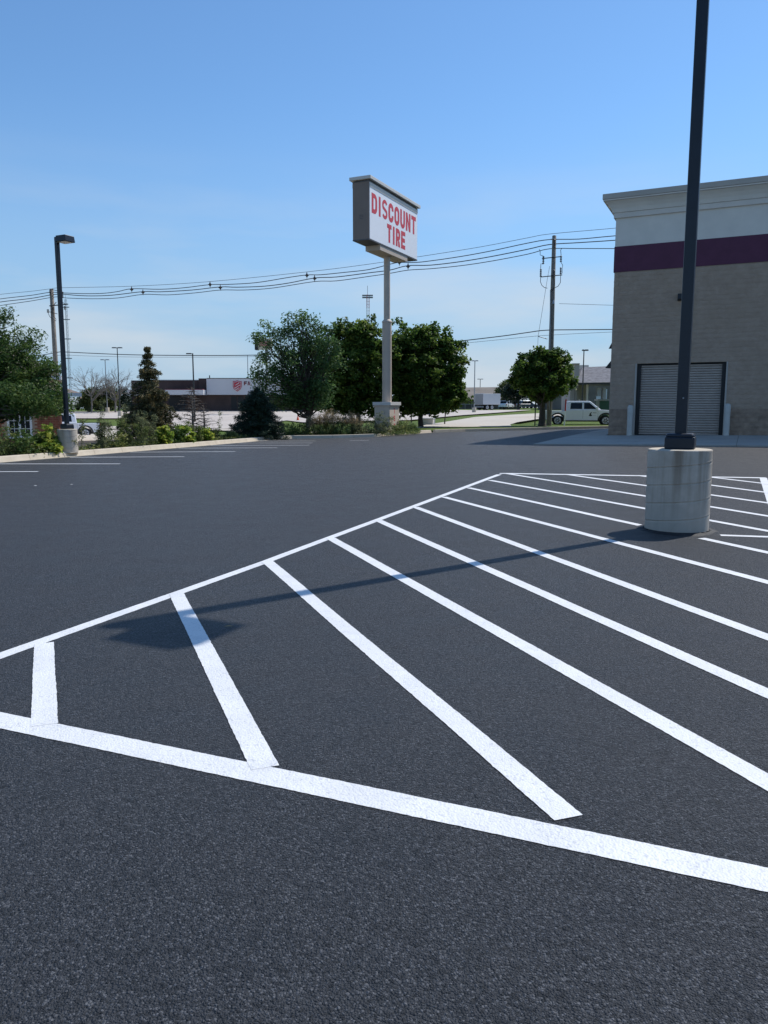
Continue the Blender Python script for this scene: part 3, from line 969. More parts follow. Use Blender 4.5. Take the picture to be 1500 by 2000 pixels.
# ------------------------------------------------------------------ vegetation
def unit(n):
    v = rng.normal(size=(n, 3)); return v / np.linalg.norm(v, axis=1, keepdims=True)
def leaf_cards(C, size, per, spread, aspect=.55, up=.35, tvar=.22, squash=.75):
    """per leaves about each clump centre; returns arrays for one mesh"""
    n = len(C) * per
    cl = np.repeat(np.arange(len(C)), per)
    sp = np.asarray(spread) * np.ones(len(C))
    off = np.clip(rng.normal(size=(n, 3)), -1.7, 1.7) * sp[cl][:, None] * np.array([1, 1, squash])
    P = np.asarray(C)[cl] + off
    d = unit(n); d[:, 2] = d[:, 2] * .6 - .15; d /= np.linalg.norm(d, axis=1, keepdims=True)
    nn = unit(n); nn[:, 2] = np.abs(nn[:, 2]) + up
    s = np.cross(d, nn); s /= np.linalg.norm(s, axis=1, keepdims=True) + 1e-9
    L = size * rng.uniform(.6, 1.35, n)[:, None]
    fold = np.cross(s, d) * L * rng.uniform(-.15, .15, n)[:, None]
    V = np.stack([P - d * L / 2, P + s * L * aspect / 2 + fold, P + d * L / 2, P - s * L * aspect / 2 + fold], 1).reshape(-1, 3)
    F = np.arange(n * 4).reshape(n, 4)
    t = np.clip(.45 + rng.normal(size=len(C))[cl] * tvar + rng.normal(size=n) * .2, 0, 1)
    return V, F, t
def branch(m, a, b, r0, r1, sag=.0, n=5, sides=6, jit=.04):
    a, b = Vector(a), Vector(b); L = (b - a).length
    pts = []
    for i in range(n + 1):
        t = i / n
        p = a.lerp(b, t); p.z += sag * L * math.sin(math.pi * t)
        if 0 < i < n: p += Vector((random.gauss(0, 1), random.gauss(0, 1), random.gauss(0, 1))) * jit * L
        pts.append(p)
    m.tube(pts, [r0 + (r1 - r0) * i / n for i in range(n + 1)], sides, cap=False)
def tree(name, loc, lobes, trunk_h, trunk_r, clumps, per, size, spread, mat, label, cat='tree', group=None, lean=(0, 0), stems=1, aspect=.55, bark='bark', limbs=40, shell=.45, up=.35, bare=0, sprigs=10):
    """lobes = (x, y, z, rx, ry, rz) in metres from the foot"""
    t = tag(empty(name, loc), label, cat, group)
    lobes = list(lobes)
    for _ in range(sprigs):
        l = random.choice(lobes[:5])
        d = Vector((random.gauss(0, 1), random.gauss(0, .5), random.gauss(.35, .8))).normalized()
        k = random.uniform(.95, 1.12); q = random.uniform(.14, .26) * max(l[3], l[5])
        lobes.append((l[0] + d.x * l[3] * k, l[1] + d.y * l[4] * k, l[2] + d.z * l[5] * k, q, q, q * .8))
    vol = np.array([(l[3] * l[4] * l[5]) ** .8 for l in lobes]); vol = vol / vol.sum()
    which = rng.choice(len(lobes), clumps, p=vol)
    Lb = np.array(lobes)[which]
    u = unit(clumps); r = rng.uniform(shell ** 2, 1, clumps) ** .5
    bumpy = 1 + .13 * np.sin(u[:, 0] * 7 + which) * np.cos(u[:, 2] * 6 + 2 * which) + rng.normal(size=clumps) * .07
    C = Lb[:, :3] + u * Lb[:, 3:] * (r * bumpy)[:, None]
    m = MB()
    top = Vector((lean[0], lean[1], trunk_h))
    for k in range(stems):
        o = Vector((0, 0, 0)) if stems == 1 else Vector((random.uniform(-.12, .12), random.uniform(-.12, .12), 0))
        m.tube([o + Vector((0, 0, -.15)), o + Vector((lean[0] * .1, lean[1] * .1, trunk_h * .08)), o + top * .5 + Vector((random.uniform(-.05, .05), 0, 0)), top, Vector(C.mean(0)) * .5 + top * .5],
               [trunk_r * 1.5, trunk_r * 1.05, trunk_r * .85, trunk_r * .75, trunk_r * .35], 10, cap=False)
    for i in rng.choice(clumps, min(limbs, clumps), replace=False):
        st = top * random.uniform(.72, 1.02)
        if C[i][2] > trunk_h * 1.5: st = top.lerp(Vector(C.mean(0)), random.uniform(.0, .5))
        branch(m, st, C[i], trunk_r * random.uniform(.22, .42), .012, random.uniform(.0, .10))
    m.build('trunk', M[bark], t, recalc=False)
    if not bare:
        V, F, tt = leaf_cards(C, size, per, spread, aspect, up)
        np_obj('crown', V, F, M[mat], t, tt)
    return t
def gz(x, y, e=0): return (x, y, T(x, y) + e)
def foot(px, Y, e=0):
    p = at(px, 820, Y); return gz(p.x, Y, e)

# near left: feathery tree that leans over the bed in front of the brick house
tree('locust_tree', foot(-45, 26.3, .09), [(.2, .2, 2.5, 1.7, 1.5, 1.45), (1.5, -.1, 2.55, 1.2, 1.0, 1.1), (2.15, -.4, 1.95, 1.0, .8, .75), (2.75, -.5, 1.62, .72, .6, .42), (.9, .0, 1.55, 1.5, 1.1, .5), (2.5, -.2, 2.65, .5, .4, .42),
     (1.85, 0, 3.85, .5, .4, .32), (1.65, 0, 3.4, .55, .45, .35), (.85, 0, 4.45, .55, .45, .26), (.3, 0, 3.9, .9, .8, .6), (-.8, 0, 3.6, 1.2, 1.0, 1.0), (3.2, -.5, 1.75, .35, .3, .22), (2.9, -2.0, 1.6, .55, .4, .42), (2.3, -1.8, 1.75, .6, .5, .5), (3.15, -1.6, 1.5, .4, .3, .28)],
     1.2, .09, 1150, 44, .115, .135, 'leaf_honey', 'feathery green tree leaning over the weeds in front of the brick house', stems=2, aspect=.40, limbs=110)
# centre: airy dark tree left of the sign
tree('airy_tree', foot(601, 42.8), [(-.1, 0, 3.4, 1.7, 1.5, 1.7), (-1.9, 0, 3.9, 1.15, 1.0, 1.4), (-.5, 0, 5.6, 1.0, .9, .8), (.7, .2, 4.9, 1.1, 1.1, 1.3), (-2.4, 0, 5.5, .55, .5, .75), (-1.2, 0, 2.2, 1.7, 1.2, .7), (.3, 0, 2.0, 1.3, 1.0, .6), (-.4, 0, 6.45, .45, .4, .35), (-1.6, 0, 5.5, .5, .5, .6), (.6, 0, 6.1, .5, .4, .35), (-2.7, 0, 2.9, .6, .5, .5)],
     1.3, .16, 420, 44, .17, .19, 'leaf_locust', 'airy blue-green tree with sky showing through, left of the tall sign', lean=(.1, 0), aspect=.42, limbs=200, shell=.35)
# maples behind the sign
tree('maple_tree', foot(700, 52), [(-.2, 0, 3.7, 2.3, 2.2, 2.5), (.5, 0, 5.9, 1.5, 1.4, 1.3), (-1.0, 0, 6.3, .8, .8, .9), (-1.2, 0, 3.0, 1.6, 1.5, 1.6), (1.2, -.2, 4.0, 1.5, 1.5, 1.9), (.9, 0, 7.0, .5, .5, .5), (-1.2, 0, 7.1, .4, .4, .4), (.0, 0, 6.9, .5, .5, .35), (.6, 0, 1.7, 1.9, 1.4, .75), (-1.4, 0, 1.75, 1.3, 1.1, .7), (-2.2, 0, 4.8, 1.0, .9, 1.3), (-2.4, 0, 3.0, 1.0, .9, 1.3), (-2.1, 0, 6.0, .8, .8, .8), (1.9, 0, 4.5, .9, .9, 1.5)],
     1.4, .2, 820, 46, .215, .185, 'leaf_maple', 'dense dark maple directly left of the sign column', group='maples behind the sign', aspect=.8, limbs=60, sprigs=26)
tree('maple_tree', foot(822, 53.5), [(.2, 0, 4.0, 2.5, 2.3, 2.5), (-1.0, 0, 5.8, 1.4, 1.4, 1.3), (.6, 0, 5.7, 1.5, 1.4, 1.3), (1.6, 0, 4.2, 1.4, 1.4, 1.8), (-1.4, 0, 3.6, 1.5, 1.4, 2.0), (2.2, 0, 2.3, .9, .9, .85), (.4, 0, 2.2, 2.4, 1.9, 1.0), (2.75, 0, 4.75, .35, .4, .35), (2.5, 0, 3.4, .5, .5, .5), (2.95, 0, 2.0, .5, .4, .6), (1.7, 0, 5.6, .6, .6, .6), (-.9, 0, 1.55, 1.7, 1.3, .7), (1.3, 0, 1.55, 1.6, 1.3, .65), (-2.2, 0, 4.4, .9, .9, 1.4)],
     1.3, .2, 900, 46, .215, .185, 'leaf_maple', 'broad dark maple right of the sign column', group='maples behind the sign', aspect=.8, limbs=60, sprigs=26)
# round-headed maple by the right utility pole
tree('maple_tree', foot(1059, 55.5, .1), [(0, 0, 3.35, 2.0, 1.8, 1.55), (-.5, 0, 4.5, 1.2, 1.1, .9), (.6, 0, 4.6, 1.1, 1.0, .85), (-1.5, 0, 3.6, .85, .8, .8), (1.5, 0, 3.3, .85, .8, .9)],
     1.75, .26, 330, 44, .22, .17, 'leaf_maple', 'round-headed maple in front of the right utility pole', aspect=.8, limbs=60, sprigs=20)
# far trees
tree('shade_tree', foot(1012, 150), [(0, 0, 4.2, 2.6, 2.4, 2.6), (-1.6, 0, 3.6, 1.6, 1.5, 1.8), (1.5, 0, 3.8, 1.8, 1.5, 2.2)], 1.6, .25, 150, 40, .42, .42, 'leaf_far_dark', 'dark far tree left of the round-headed maple')
tree('shade_tree', foot(984, 158), [(0, 0, 3.6, 1.5, 1.4, 1.7), (.6, 0, 4.4, 1.0, 1.0, 1.0)], 1.5, .2, 80, 40, .38, .4, 'leaf_far', 'thin olive tree in front of the far low building')
for i, (px, Y, w, h, mat, lab) in enumerate([(176, 128, 1.6, 4.1, 'leaf_far', 'bright green far tree beside the white box van'), (212, 130, 1.7, 4.3, 'leaf_far', 'bright green far tree between the two far lamp posts'),
        (196, 150, 2.4, 4.6, 'leaf_far_dark', 'blue-dark far tree between the two bright green ones'), (232, 150, 2.2, 4.4, 'leaf_far_dark', 'blue-dark far tree at the taller far lamp post'),
        (252, 172, 2.4, 3.2, 'leaf_far_dark', 'low far tree left of the spruce, above the wooden fence')]):
    tree('far_tree', foot(px, Y), [(0, 0, h * .5, w, w, h * .38), (w * .3, 0, h * .72, w * .6, w * .6, h * .26), (-w * .4, 0, h * .45, w * .7, w * .7, h * .34)], h * .3, .14, 90, 40, .36, .34, mat, lab, group='trees beyond the far lot')
def bare_tree(px, Y, h, lab):
    t = tag(empty('bare_tree', foot(px, Y)), lab, 'tree', 'leafless trees beyond the far lot')
    m = MB()
    m.tube([(0, 0, -.1), (.1, 0, h * .25), (0, 0, h * .5)], [.15, .11, .06], 7)
    def grow(p, d, L, r, k):
        q = p + d * L
        m.tube([p, p.lerp(q, .5) + Vector((random.gauss(0, .08), 0, random.gauss(0, .05))) * L, q], [r, r * .8, r * .55], 5, cap=False)
        if k == 0: return
        for _ in range(3):
            nd = (d + Vector((random.gauss(0, .55), random.gauss(0, .45), random.gauss(.05, .35)))).normalized()
            grow(p.lerp(q, random.uniform(.55, 1)), nd, L * random.uniform(.6, .85), r * .55, k - 1)
    for a in range(11):
        d = Vector((random.uniform(-1, 1), random.uniform(-.6, .6), random.uniform(.5, 1.1))).normalized()
        grow(Vector((0, 0, h * random.uniform(.2, .45))), d, h * .32, .075, 3)
    m.build('trunk', M['bark_dead'], t, recalc=False)
bare_tree(180, 124, 6.6, 'leafless grey tree behind the bright green tree beside the white van')
bare_tree(226, 126, 7.2, 'leafless grey tree rising behind the two far lamp posts')

def conifer(name, loc, h, rad, tiers, per, mat, label, needle=.10, droop=.28, dens=1.0, bark='bark', shape=1.0, low=.06, aspect=.2, sparse=False, wild=.15):
    t = tag(empty(name, loc), label, 'tree')
    m = MB()
    m.tube([(0, 0, -.1), (.02, 0, h * .5), (0, .01, h * .98)], [.05 + h * .012, .03 + h * .006, .008], 8)
    C = []; SZ = []
    for i in range(tiers):
        f = i / (tiers - 1)
        z = h * (low + (1 - low) * f ** .92)
        rr = rad * (1 - f) ** shape * random.uniform(.75, 1.12) + .05
        nb = max(4, int((9 - 4 * f) * dens))
        a0 = random.uniform(0, 6.3)
        for k in range(nb):
            a = a0 + 6.283 * k / nb + random.gauss(0, .15)
            L = rr * random.uniform(.78 - wild, 1.02 + wild)
            tip = Vector((L * math.cos(a), L * math.sin(a), z - droop * L + random.gauss(0, .03)))
            st = Vector((0, 0, z))
            mid = st.lerp(tip, .5) + Vector((0, 0, .06 * L))
            m.tube([st, mid, tip], [.016, .011, .004], 5, cap=False)
            ns = max(3, int(L / .085))
            for q in range(ns):
                s = (q + .6) / ns
                p = st.lerp(mid, s * 2) if s < .5 else mid.lerp(tip, s * 2 - 1)
                wid = L * .36 * math.sin(math.pi * min(1, s * .85 + .1)) + .02
                for _ in range(2 if not sparse else 1):
                    C.append((p.x - math.sin(a) * random.gauss(0, wid * .5), p.y + math.cos(a) * random.gauss(0, wid * .5), p.z - abs(random.gauss(0, .04 + wid * .12))))
    m.build('trunk', M[bark], t, recalc=False)
    V, F, tt = leaf_cards(np.array(C), needle, per, .055 if not sparse else .08, aspect, .1, .25, .8)
    np_obj('crown', V, F, M[mat], t, tt)
    return t
conifer('spruce_tree', foot(293, 33.0, .09), 3.9, 1.5, 14, 17, 'needle_spruce', 'tapering brownish spruce rising from the weeds, left of the brown far building', shape=.95, droop=.36, dens=1.7, wild=.25, needle=.12, aspect=.28)
conifer('dead_conifer', foot(376, 33.4, .09), 2.25, .78, 12, 4, 'needle_dead', 'small brown dying conifer right of the spruce', dens=.8, sparse=True, droop=-.15, bark='bark_dead', shape=.55, needle=.075, low=.25)
conifer('dead_conifer', foot(398, 34.2, .09), 1.5, .6, 8, 3, 'needle_dead', 'lower brown twiggy conifer beside the dying one', dens=.7, sparse=True, droop=-.2, bark='bark_dead', shape=.5, needle=.07, low=.3)
conifer('yew_bush', foot(503, 37.9, .09), 2.35, 1.45, 20, 13, 'needle_dark', 'dense blackish conifer bush at the corner of the kerb', shape=.45, droop=.12, dens=1.4, low=.03, needle=.12)

# plants of the bed, each rooted behind the kerb
PL = {}
def plant(name, loc, kind, h, w, label, cat, mat, group='weeds and shrubs of the planting bed'):
    t = tag(empty(name, loc), label, cat, group)
    m = MB(); C = []; SP = []
    if kind == 'bush':
        n = int(46 * max(1, w / .5))
        for i in range(n):
            a = random.uniform(0, 6.283); r = w * math.sqrt(random.random()) * 1.05; z = h * random.uniform(.1, 1) * (1 - .5 * (r / w) ** 2) * random.choice((1, 1, 1, 1.18))
            C.append((r * math.cos(a), r * math.sin(a), z))
            if i % 2 == 0: m.tube([(r * .2 * math.cos(a), r * .2 * math.sin(a), 0), (r * .7 * math.cos(a), r * .7 * math.sin(a), z * .6), C[-1]], [.008, .006, .003], 4, cap=False)
        V, F, tt = leaf_cards(np.array(C), .085 if mat != 'leaf_yellowgreen' else .15, 22, .055 + .045 * w, .5 if mat != 'leaf_yellowgreen' else .8)
    elif kind in ('tall', 'thin'):
        for i in range(random.randint(6, 9) if kind == 'tall' else 1):
            bx, by = random.gauss(0, w * .5), random.gauss(0, w * .4)
            hx = h * random.uniform(.6, 1.1); lx, ly = random.gauss(0, .10), random.gauss(0, .10)
            m.tube([(bx, by, 0), (bx + lx * .4, by + ly * .4, hx * .5), (bx + lx, by + ly, hx)], [.011, .009, .004], 5, cap=False)
            for k in range(18):
                f = random.uniform(.08, 1.0); C.append((bx + lx * f + random.gauss(0, .03), by + ly * f + random.gauss(0, .03), hx * f))
            for k in range(5): C.append((bx + lx + random.gauss(0, .055), by + ly + random.gauss(0, .055), hx * (1 + random.uniform(-.10, .06))))
        V, F, tt = leaf_cards(np.array(C), .085, 11, .055, .3)
    elif kind == 'grassy':
        n = int(420 * w / .5)
        a = rng.uniform(0, 6.283, n); r = w * np.sqrt(rng.random(n)) * .5; L = h * rng.uniform(.5, 1.05, n); o = rng.uniform(.1, .55, n) * L * .5
        b = np.stack([r * np.cos(a), r * np.sin(a), np.zeros(n)], 1)
        d = np.stack([np.cos(a + rng.normal(size=n) * .5), np.sin(a + rng.normal(size=n) * .5), np.zeros(n)], 1)
        tip = b + d * o[:, None] + np.stack([np.zeros(n), np.zeros(n), L], 1)
        mid = b + d * o[:, None] * .35 + np.stack([np.zeros(n), np.zeros(n), L * .6], 1)
        sd = np.cross(d, [0, 0, 1.0]) * .009
        V = np.stack([b - sd, b + sd, mid + sd, mid - sd, mid - sd, mid + sd, tip + sd * .2, tip - sd * .2], 1).reshape(-1, 3)
        F = np.arange(n * 8).reshape(-1, 4); tt = np.clip(rng.normal(size=n * 2) * .22 + .5, 0, 1)
        for i in range(5): m.tube([(0, 0, 0), (random.gauss(0, .05), random.gauss(0, .05), h * .5)], [.008, .004], 4, cap=False)
    elif kind == 'plume':
        n = int(70 * w / .5)
        for i in range(n):
            a = random.uniform(0, 6.283); r = w * math.sqrt(random.random()); hx = h * random.uniform(.6, 1.0) * (1 - .25 * (r / w) ** 2)
            p = Vector((r * math.cos(a), r * math.sin(a), hx))
            m.tube([(p.x * .45, p.y * .45, 0), (p.x * .8, p.y * .8, hx * .6), p], [.006, .005, .003], 4, cap=False)
            for k in range(4): C.append((p.x + random.gauss(0, .05), p.y + random.gauss(0, .05), hx * random.uniform(.72, 1.02)))
        V, F, tt = leaf_cards(np.array(C), .06, 10, .055, .4)
    m.build('stem', M['stem'], t, recalc=False)
    np_obj('leaves', V, F, M[mat], t, tt)
def kerb_x(Y):
    for p, q in zip(KERB_A, KERB_A[1:]):
        if p[1] <= Y <= q[1]: return p[0] + (q[0] - p[0]) * (Y - p[1]) / (q[1] - p[1])
ORD = ['first', 'second', 'third', 'fourth', 'fifth', 'sixth', 'seventh', 'eighth', 'ninth', 'tenth']
def bed_at(px, back):
    """spot in the bed, back metres behind the kerb, in the direction px"""
    best = None
    for k in range(400):
        Y = 18 + k * .06
        x = kerb_x(Y)
        if x is None or Y > 38: continue
        p = at(px, 860, Y + back * .3)
        if best is None or abs(p.x - (x - .55 - back * .95)) < best[0]: best = (abs(p.x - (x - .55 - back * .95)), p.x, Y + back * .3)
    return best[1], best[2]
rows = [  # direction, behind kerb, kind, height, half width, leaf
    (8, .5, 'bush', .95, .55, 'leaf_weed', 'dark leafy bush at the left edge, under the feathery tree'),
    (38, .35, 'bush', .85, .5, 'leaf_honey', 'green bush below the white house window'),
    (66, .3, 'bush', .78, .45, 'leaf_weed', 'olive bush under the brick wall, right of the house window'),
    (88, .25, 'bush', .72, .42, 'leaf_yellowgreen', 'yellow-green broad-leaved weed below the brick corner'),
    (105, .45, 'bush', .75, .42, 'leaf_honey', 'leafy bush just left of the small concrete pedestal'),
    (122, .12, 'tall', .55, .28, 'leaf_greygreen', 'grey-green weeds at the foot of the small concrete pedestal'),
    (160, .35, 'thin', 1.32, .12, 'leaf_greygreen', 'tall thin weed just right of the small concrete pedestal'),
    (190, .35, 'thin', 1.45, .12, 'leaf_greygreen', 'tallest thin weed, in front of the tail of the white pickup'),
    (205, .30, 'tall', .9, .35, 'leaf_greygreen', 'grey-green weed clump right of the tallest thin weed'),
    (222, .40, 'bush', .72, .40, 'leaf_weed', 'rounded olive weed left of the spruce'),
    (240, .75, 'thin', 1.35, .25, 'leaf_greygreen', 'tall feathery weed standing left of the spruce'),
    (252, .35, 'tall', .95, .42, 'leaf_weed', 'mixed tall weeds in front of the spruce, left part'),
    (272, .45, 'tall', 1.15, .42, 'leaf_greygreen', 'bristly grey-green weeds in front of the spruce'),
    (292, .35, 'tall', 1.0, .40, 'leaf_greygreen', 'grey-green weeds at the spruce foot, right part'),
    (316, .30, 'bush', .78, .34, 'leaf_yellowgreen', 'bright yellow-green vine in front of the spruce'),
    (340, .45, 'bush', .72, .40, 'leaf_honey', 'fresh green broad-leaved plant between spruce and dying conifer'),
    (357, .35, 'bush', .80, .40, 'leaf_yellowgreen', 'light green broad-leaved plant below the dying conifer'),
    (378, .35, 'tall', .75, .40, 'leaf_weed', 'olive weed right below the dying conifer'),
    (396, .40, 'bush', .55, .36, 'leaf_yellowgreen', 'low yellow-green plant right of the dying conifer'),
    (414, .9, 'grassy', .55, .5, 'leaf_weed', 'low grass tuft in the gap right of the conifers'),
    (432, .6, 'thin', 1.15, .28, 'leaf_yellowgreen', 'open yellow-green seedling left of the blackish conifer bush'),
    (450, .5, 'bush', .35, .35, 'leaf_weed', 'low weed at the left foot of the blackish conifer bush'),
]
for px, back, kind, h, w, mat, lab in rows:
    x, y = bed_at(px, back)
    plant('weed' if kind != 'bush' else 'leafy_bush', (x, y, T(x, y) + .09), kind, h, w, lab, 'weed' if kind != 'bush' else 'bush', M and mat)
rows2 = [
    (566, 40.3, 'bush', .75, .5, 'leaf_honey', 'dark green bush at the foot of the airy tree'),
    (590, 41.2, 'bush', .8, .6, 'leaf_weed', 'shaded bush right under the airy tree trunk'),
    (622, 41.0, 'plume', 1.25, .65, 'leaf_tan', 'tan seeding grass clump right of the airy tree'),
    (652, 40.9, 'plume', 1.45, .70, 'leaf_tan', 'tallest tan seeding clump, between airy tree and sign'),
    (686, 41.2, 'plume', 1.35, .6, 'leaf_tan', 'tan seeding clump left of the sign base'),
    (638, 40.6, 'bush', .8, .55, 'leaf_weed', 'green undergrowth in front of the tan seeding clumps'),
    (664, 40.7, 'bush', .7, .5, 'leaf_locust', 'blue-green low bush in front of the tallest tan clump'),
    (702, 41.0, 'bush', .62, .5, 'leaf_greygreen', 'dry grey bush left of the sign base'),
    (722, 41.4, 'bush', .95, .5, 'leaf_greygreen', 'grey-green bush at the left corner of the sign base'),
    (745, 41.2, 'bush', 1.25, .5, 'leaf_greygreen', 'tallest grey-green bush, hiding the front of the sign base'),
    (768, 41.9, 'bush', .85, .5, 'leaf_weed', 'dark bush below the red numbers of the sign base'),
    (790, 42.6, 'bush', .85, .45, 'leaf_weed', 'bush right of the sign base'),
    (806, 43.6, 'bush', .5, .35, 'leaf_honey', 'low green weeds at the right end of the bed'),
]
for px, Y, kind, h, w, mat, lab in rows2:
    f = foot(px, Y, .09)
    plant('leafy_bush' if kind == 'bush' else 'seeding_grass', f, kind, h, w, lab, 'bush' if kind == 'bush' else 'grass clump', mat)
# low ground cover that nobody could count
C = []
for _ in range(900):
    px = random.uniform(-20, 470); b = random.uniform(.05, 1.6)
    Y = random.uniform(19, 38); x = kerb_x(Y)
    C.append((x - .55 - b, Y + .1, T(x, Y) + .12 + abs(random.gauss(0, .05))))
for _ in range(500):
    px = random.uniform(560, 815); Y = random.uniform(40.4, 44.5); p = at(px, 850, Y)
    C.append((p.x, Y, T(p.x, Y) + .12 + abs(random.gauss(0, .05))))
V, F, tt = leaf_cards(np.array(C), .08, 12, .10, .5, .4, .25, .5)
tag(np_obj('ground_cover', V, F, M['leaf_weed'], None, tt), 'low weeds and litter covering the soil of the planting bed', 'ground cover', kind='stuff')

# ------------------------------------------------------------------ utility poles and wires
PLL, PRR = at(115, 800, 72), at(1070, 800, 57)
def on_line(px, py):
    """point in the upright plane of the two utility poles"""
    r = ray(px, py)
    d = Vector((PRR.x - PLL.x, PRR.y - PLL.y)); n = Vector((-d.y, d.x))
    t = (PLL.x * n.x + PLL.y * n.y) / (r.x * n.x + r.y * n.y)
    p = r * t
    return Vector((p.x, p.y, p.z + CAM_H))
def smooth_path(P, sub=4):
    out = []
    for i in range(len(P) - 1):
        p0, p1, p2, p3 = P[max(i - 1, 0)], P[i], P[i + 1], P[min(i + 2, len(P) - 1)]
        for k in range(sub):
            t = k / sub
            out.append(.5 * ((2 * p1) + (p2 - p0) * t + (2 * p0 - 5 * p1 + 4 * p2 - p3) * t * t + (3 * p1 - p0 - 3 * p2 + p3) * t ** 3))
    return out + [P[-1]]
PRx, PLx = 1071, 116
def wood_pole(px, Y, top_py, bot_py, r0, r1, label):
    b = at(px, bot_py, Y); z0 = T(b.x, Y); tp = at(px, top_py, Y)
    t = tag(empty('utility_pole', (b.x, Y, z0)), label, 'utility pole', 'utility poles')
    m = MB(); h = tp.z - z0
    m.lathe([(r0, -.2), (r0 * .97, h * .3), ((r0 + r1) / 2, h * .6), (r1, h - .03), (r1 * .7, h)], 14)
    m.build('pole', M['wood_pole'], t)
    return t, Vector((b.x, Y, z0))
ur, ob = wood_pole(1072, 57, 460, 832, .20, .145, 'grey wooden utility pole behind the round-headed maple')
def rel(px, py, Y, o): return at(px, py, Y) - o
def rods(t, name, segs, Y, o, r, mat, n=6):
    for s in segs:
        m = MB(); m.tube([rel(*p, Y, o) if len(p) == 2 else rel(p[0], p[1], Y + p[2], o) for p in s], r, n); m.build(name, M[mat], t)
rods(ur, 'crossarm', [[(1058.5, 505, -.2), (1097, 501, -.2)], [(1056, 541, -.2), (1098, 537, -.2)]], 57, ob, .035, 'dark_steel')
def insul(t, px, py0, py1, Y, o, r=.085):
    a, b = rel(px, py1, Y, o), rel(px, py0, Y, o); h = b.z - a.z
    m = MB(); prof = [(.03, 0)]
    for k in range(4): prof += [(.03, h * (k + .1) / 4), (r, h * (k + .35) / 4), (r * .8, h * (k + .7) / 4), (.03, h * (k + .9) / 4)]
    m.lathe(prof + [(.02, h)], 10, a); m.build('insulator', M['insulator'], t)
for px, a, b in ((1061, 500, 516), (1095.5, 499, 512), (1056, 525, 541), (1082, 527, 541), (1095, 522, 536)): insul(ur, px, a, b, 56.7, ob)
insul(ur, 1082.5, 467, 485, 56.8, ob, .10)
rods(ur, 'cable', [[(1056, 541), (1055.5, 550), (1058, 557), (1063, 561.5), (1069, 563)], [(1095, 537), (1094.5, 552), (1090, 559), (1084, 562), (1076, 566)], [(1082, 541), (1083.5, 556), (1081, 564), (1077, 570)],
                   [(1061, 516), (1056.5, 515), (1056, 525)], [(1095.5, 512), (1099, 518), (1098, 534)], [(1061, 500), (1055, 498), (1055, 490), (1053, 487)], [(1096, 499), (1095, 488), (1098, 485)]], 56.7, ob, .022, 'wire_black', 5)
rods(ur, 'bracket', [[(1073, 468, 0), (1083, 466, -.2)], [(1076, 591), (1081.5, 590)], [(1069, 662), (1051, 657)]], 57, ob, .03, 'galvanised')
m = MB(); m.tube([rel(1081, 594, 56.8, ob), rel(1081, 586, 56.8, ob)], [.10, .05], 8); m.build('bracket', M['galvanised'], ur)
rods(ur, 'conduit', [[(1075, 566, -.2), (1074.5, 640, -.2), (1072.5, 800, -.2)]], 57, ob, .035, 'galvanised')
rods(ur, 'guy_wire', [[(1073.5, 520), (1069, 545), (1051, 657), (1049.5, 700), (1046, 790)]], 56.9, ob, .012, 'wire_black', 4)
m = MB(); m.tube([rel(1046.2, 785, 56.9, ob), rel(1044.5, 833, 56.9, ob)], .045, 8); m.build('guy_guard', M['plastic_black'], ur)
ul, ob2 = wood_pole(116.5, 72, 564, 850, .24, .17, 'grey wooden utility pole behind the left lamp post')
rods(ul, 'crossarm', [[(96.5, 597.5, -.3), (133, 594, -.3)]], 72, ob2, .05, 'dark_steel')
rods(ul, 'brace', [[(104, 597, -.3), (110, 590, -.3)], [(127, 594, -.3), (120, 589, -.3)], [(96, 609, -.2), (112, 613, -.2)], [(100, 565, -.2), (112, 568, -.2)]], 72, ob2, .03, 'dark_steel')
for px, a, b in ((104, 599, 607), (127, 598, 605), (94, 604, 611), (99, 566, 576), (122, 569, 581)): insul(ul, px, a, b, 71.6, ob2, .12)
rods(ul, 'cable', [[(94, 611), (97, 618), (102, 623), (110, 627)], [(104, 607), (105, 618), (110, 624)]], 71.6, ob2, .025, 'wire_black', 5)

W1 = [(-40, 582), (0, 575), (60, 569), (100, 564), (122, 562), (258, 559), (410, 550), (600, 531), (720, 516), (840, 498), (940, 482), (1030, 464.7), (1074, 457), (1197, 446), (1300, 436)]
W2 = [(-40, 593), (0, 584), (60, 577), (98, 571), (122, 572), (160, 573.5), (200, 573), (230, 569.5), (258, 564), (313, 565), (360, 562), (410, 556), (444, 555.5), (501, 552), (563, 542), (600, 537), (626, 536.7), (673, 532), (720, 526.6), (762, 516), (780, 512.7), (810, 512.7), (840, 509.7), (900, 501), (960, 490), (1030, 475), (1073, 468), (1130, 467), (1197, 461), (1300, 453)]
W3 = [(-40, 599), (0, 590), (60, 583), (100, 576), (122, 574.5), (150, 577), (180, 578), (220, 576.5), (280, 569.6), (313, 570), (375, 566.5), (430, 560.5), (463, 561), (516, 559), (563, 553), (615, 543), (657.5, 541), (720, 533), (761, 527.7), (796, 519), (840, 518), (900, 511), (960, 501), (1030, 487), (1073, 477.7), (1130, 474), (1197, 469.6), (1300, 462)]
W4 = [(-40, 606), (0, 597), (60, 588), (108, 580), (130, 582), (180, 583.6), (230, 582), (280, 575), (328, 576), (382, 572), (431, 566.5), (476, 566.5), (532, 562.7), (614, 550), (657, 548.6), (720, 540), (761, 534), (797, 527.7), (840, 525), (900, 519), (960, 510), (1030, 496.6), (1073, 486), (1130, 485.5), (1197, 485.5), (1300, 486)]
C1 = [(-40, 704), (60, 696), (100, 690.5), (116, 687.5), (128, 687.5), (180, 690), (260, 693), (380, 694.3), (500, 693.5), (640, 688), (780, 678), (890, 667), (980, 656.5), (1030, 649.5), (1066, 645), (1130, 644), (1190, 643.5), (1300, 642)]
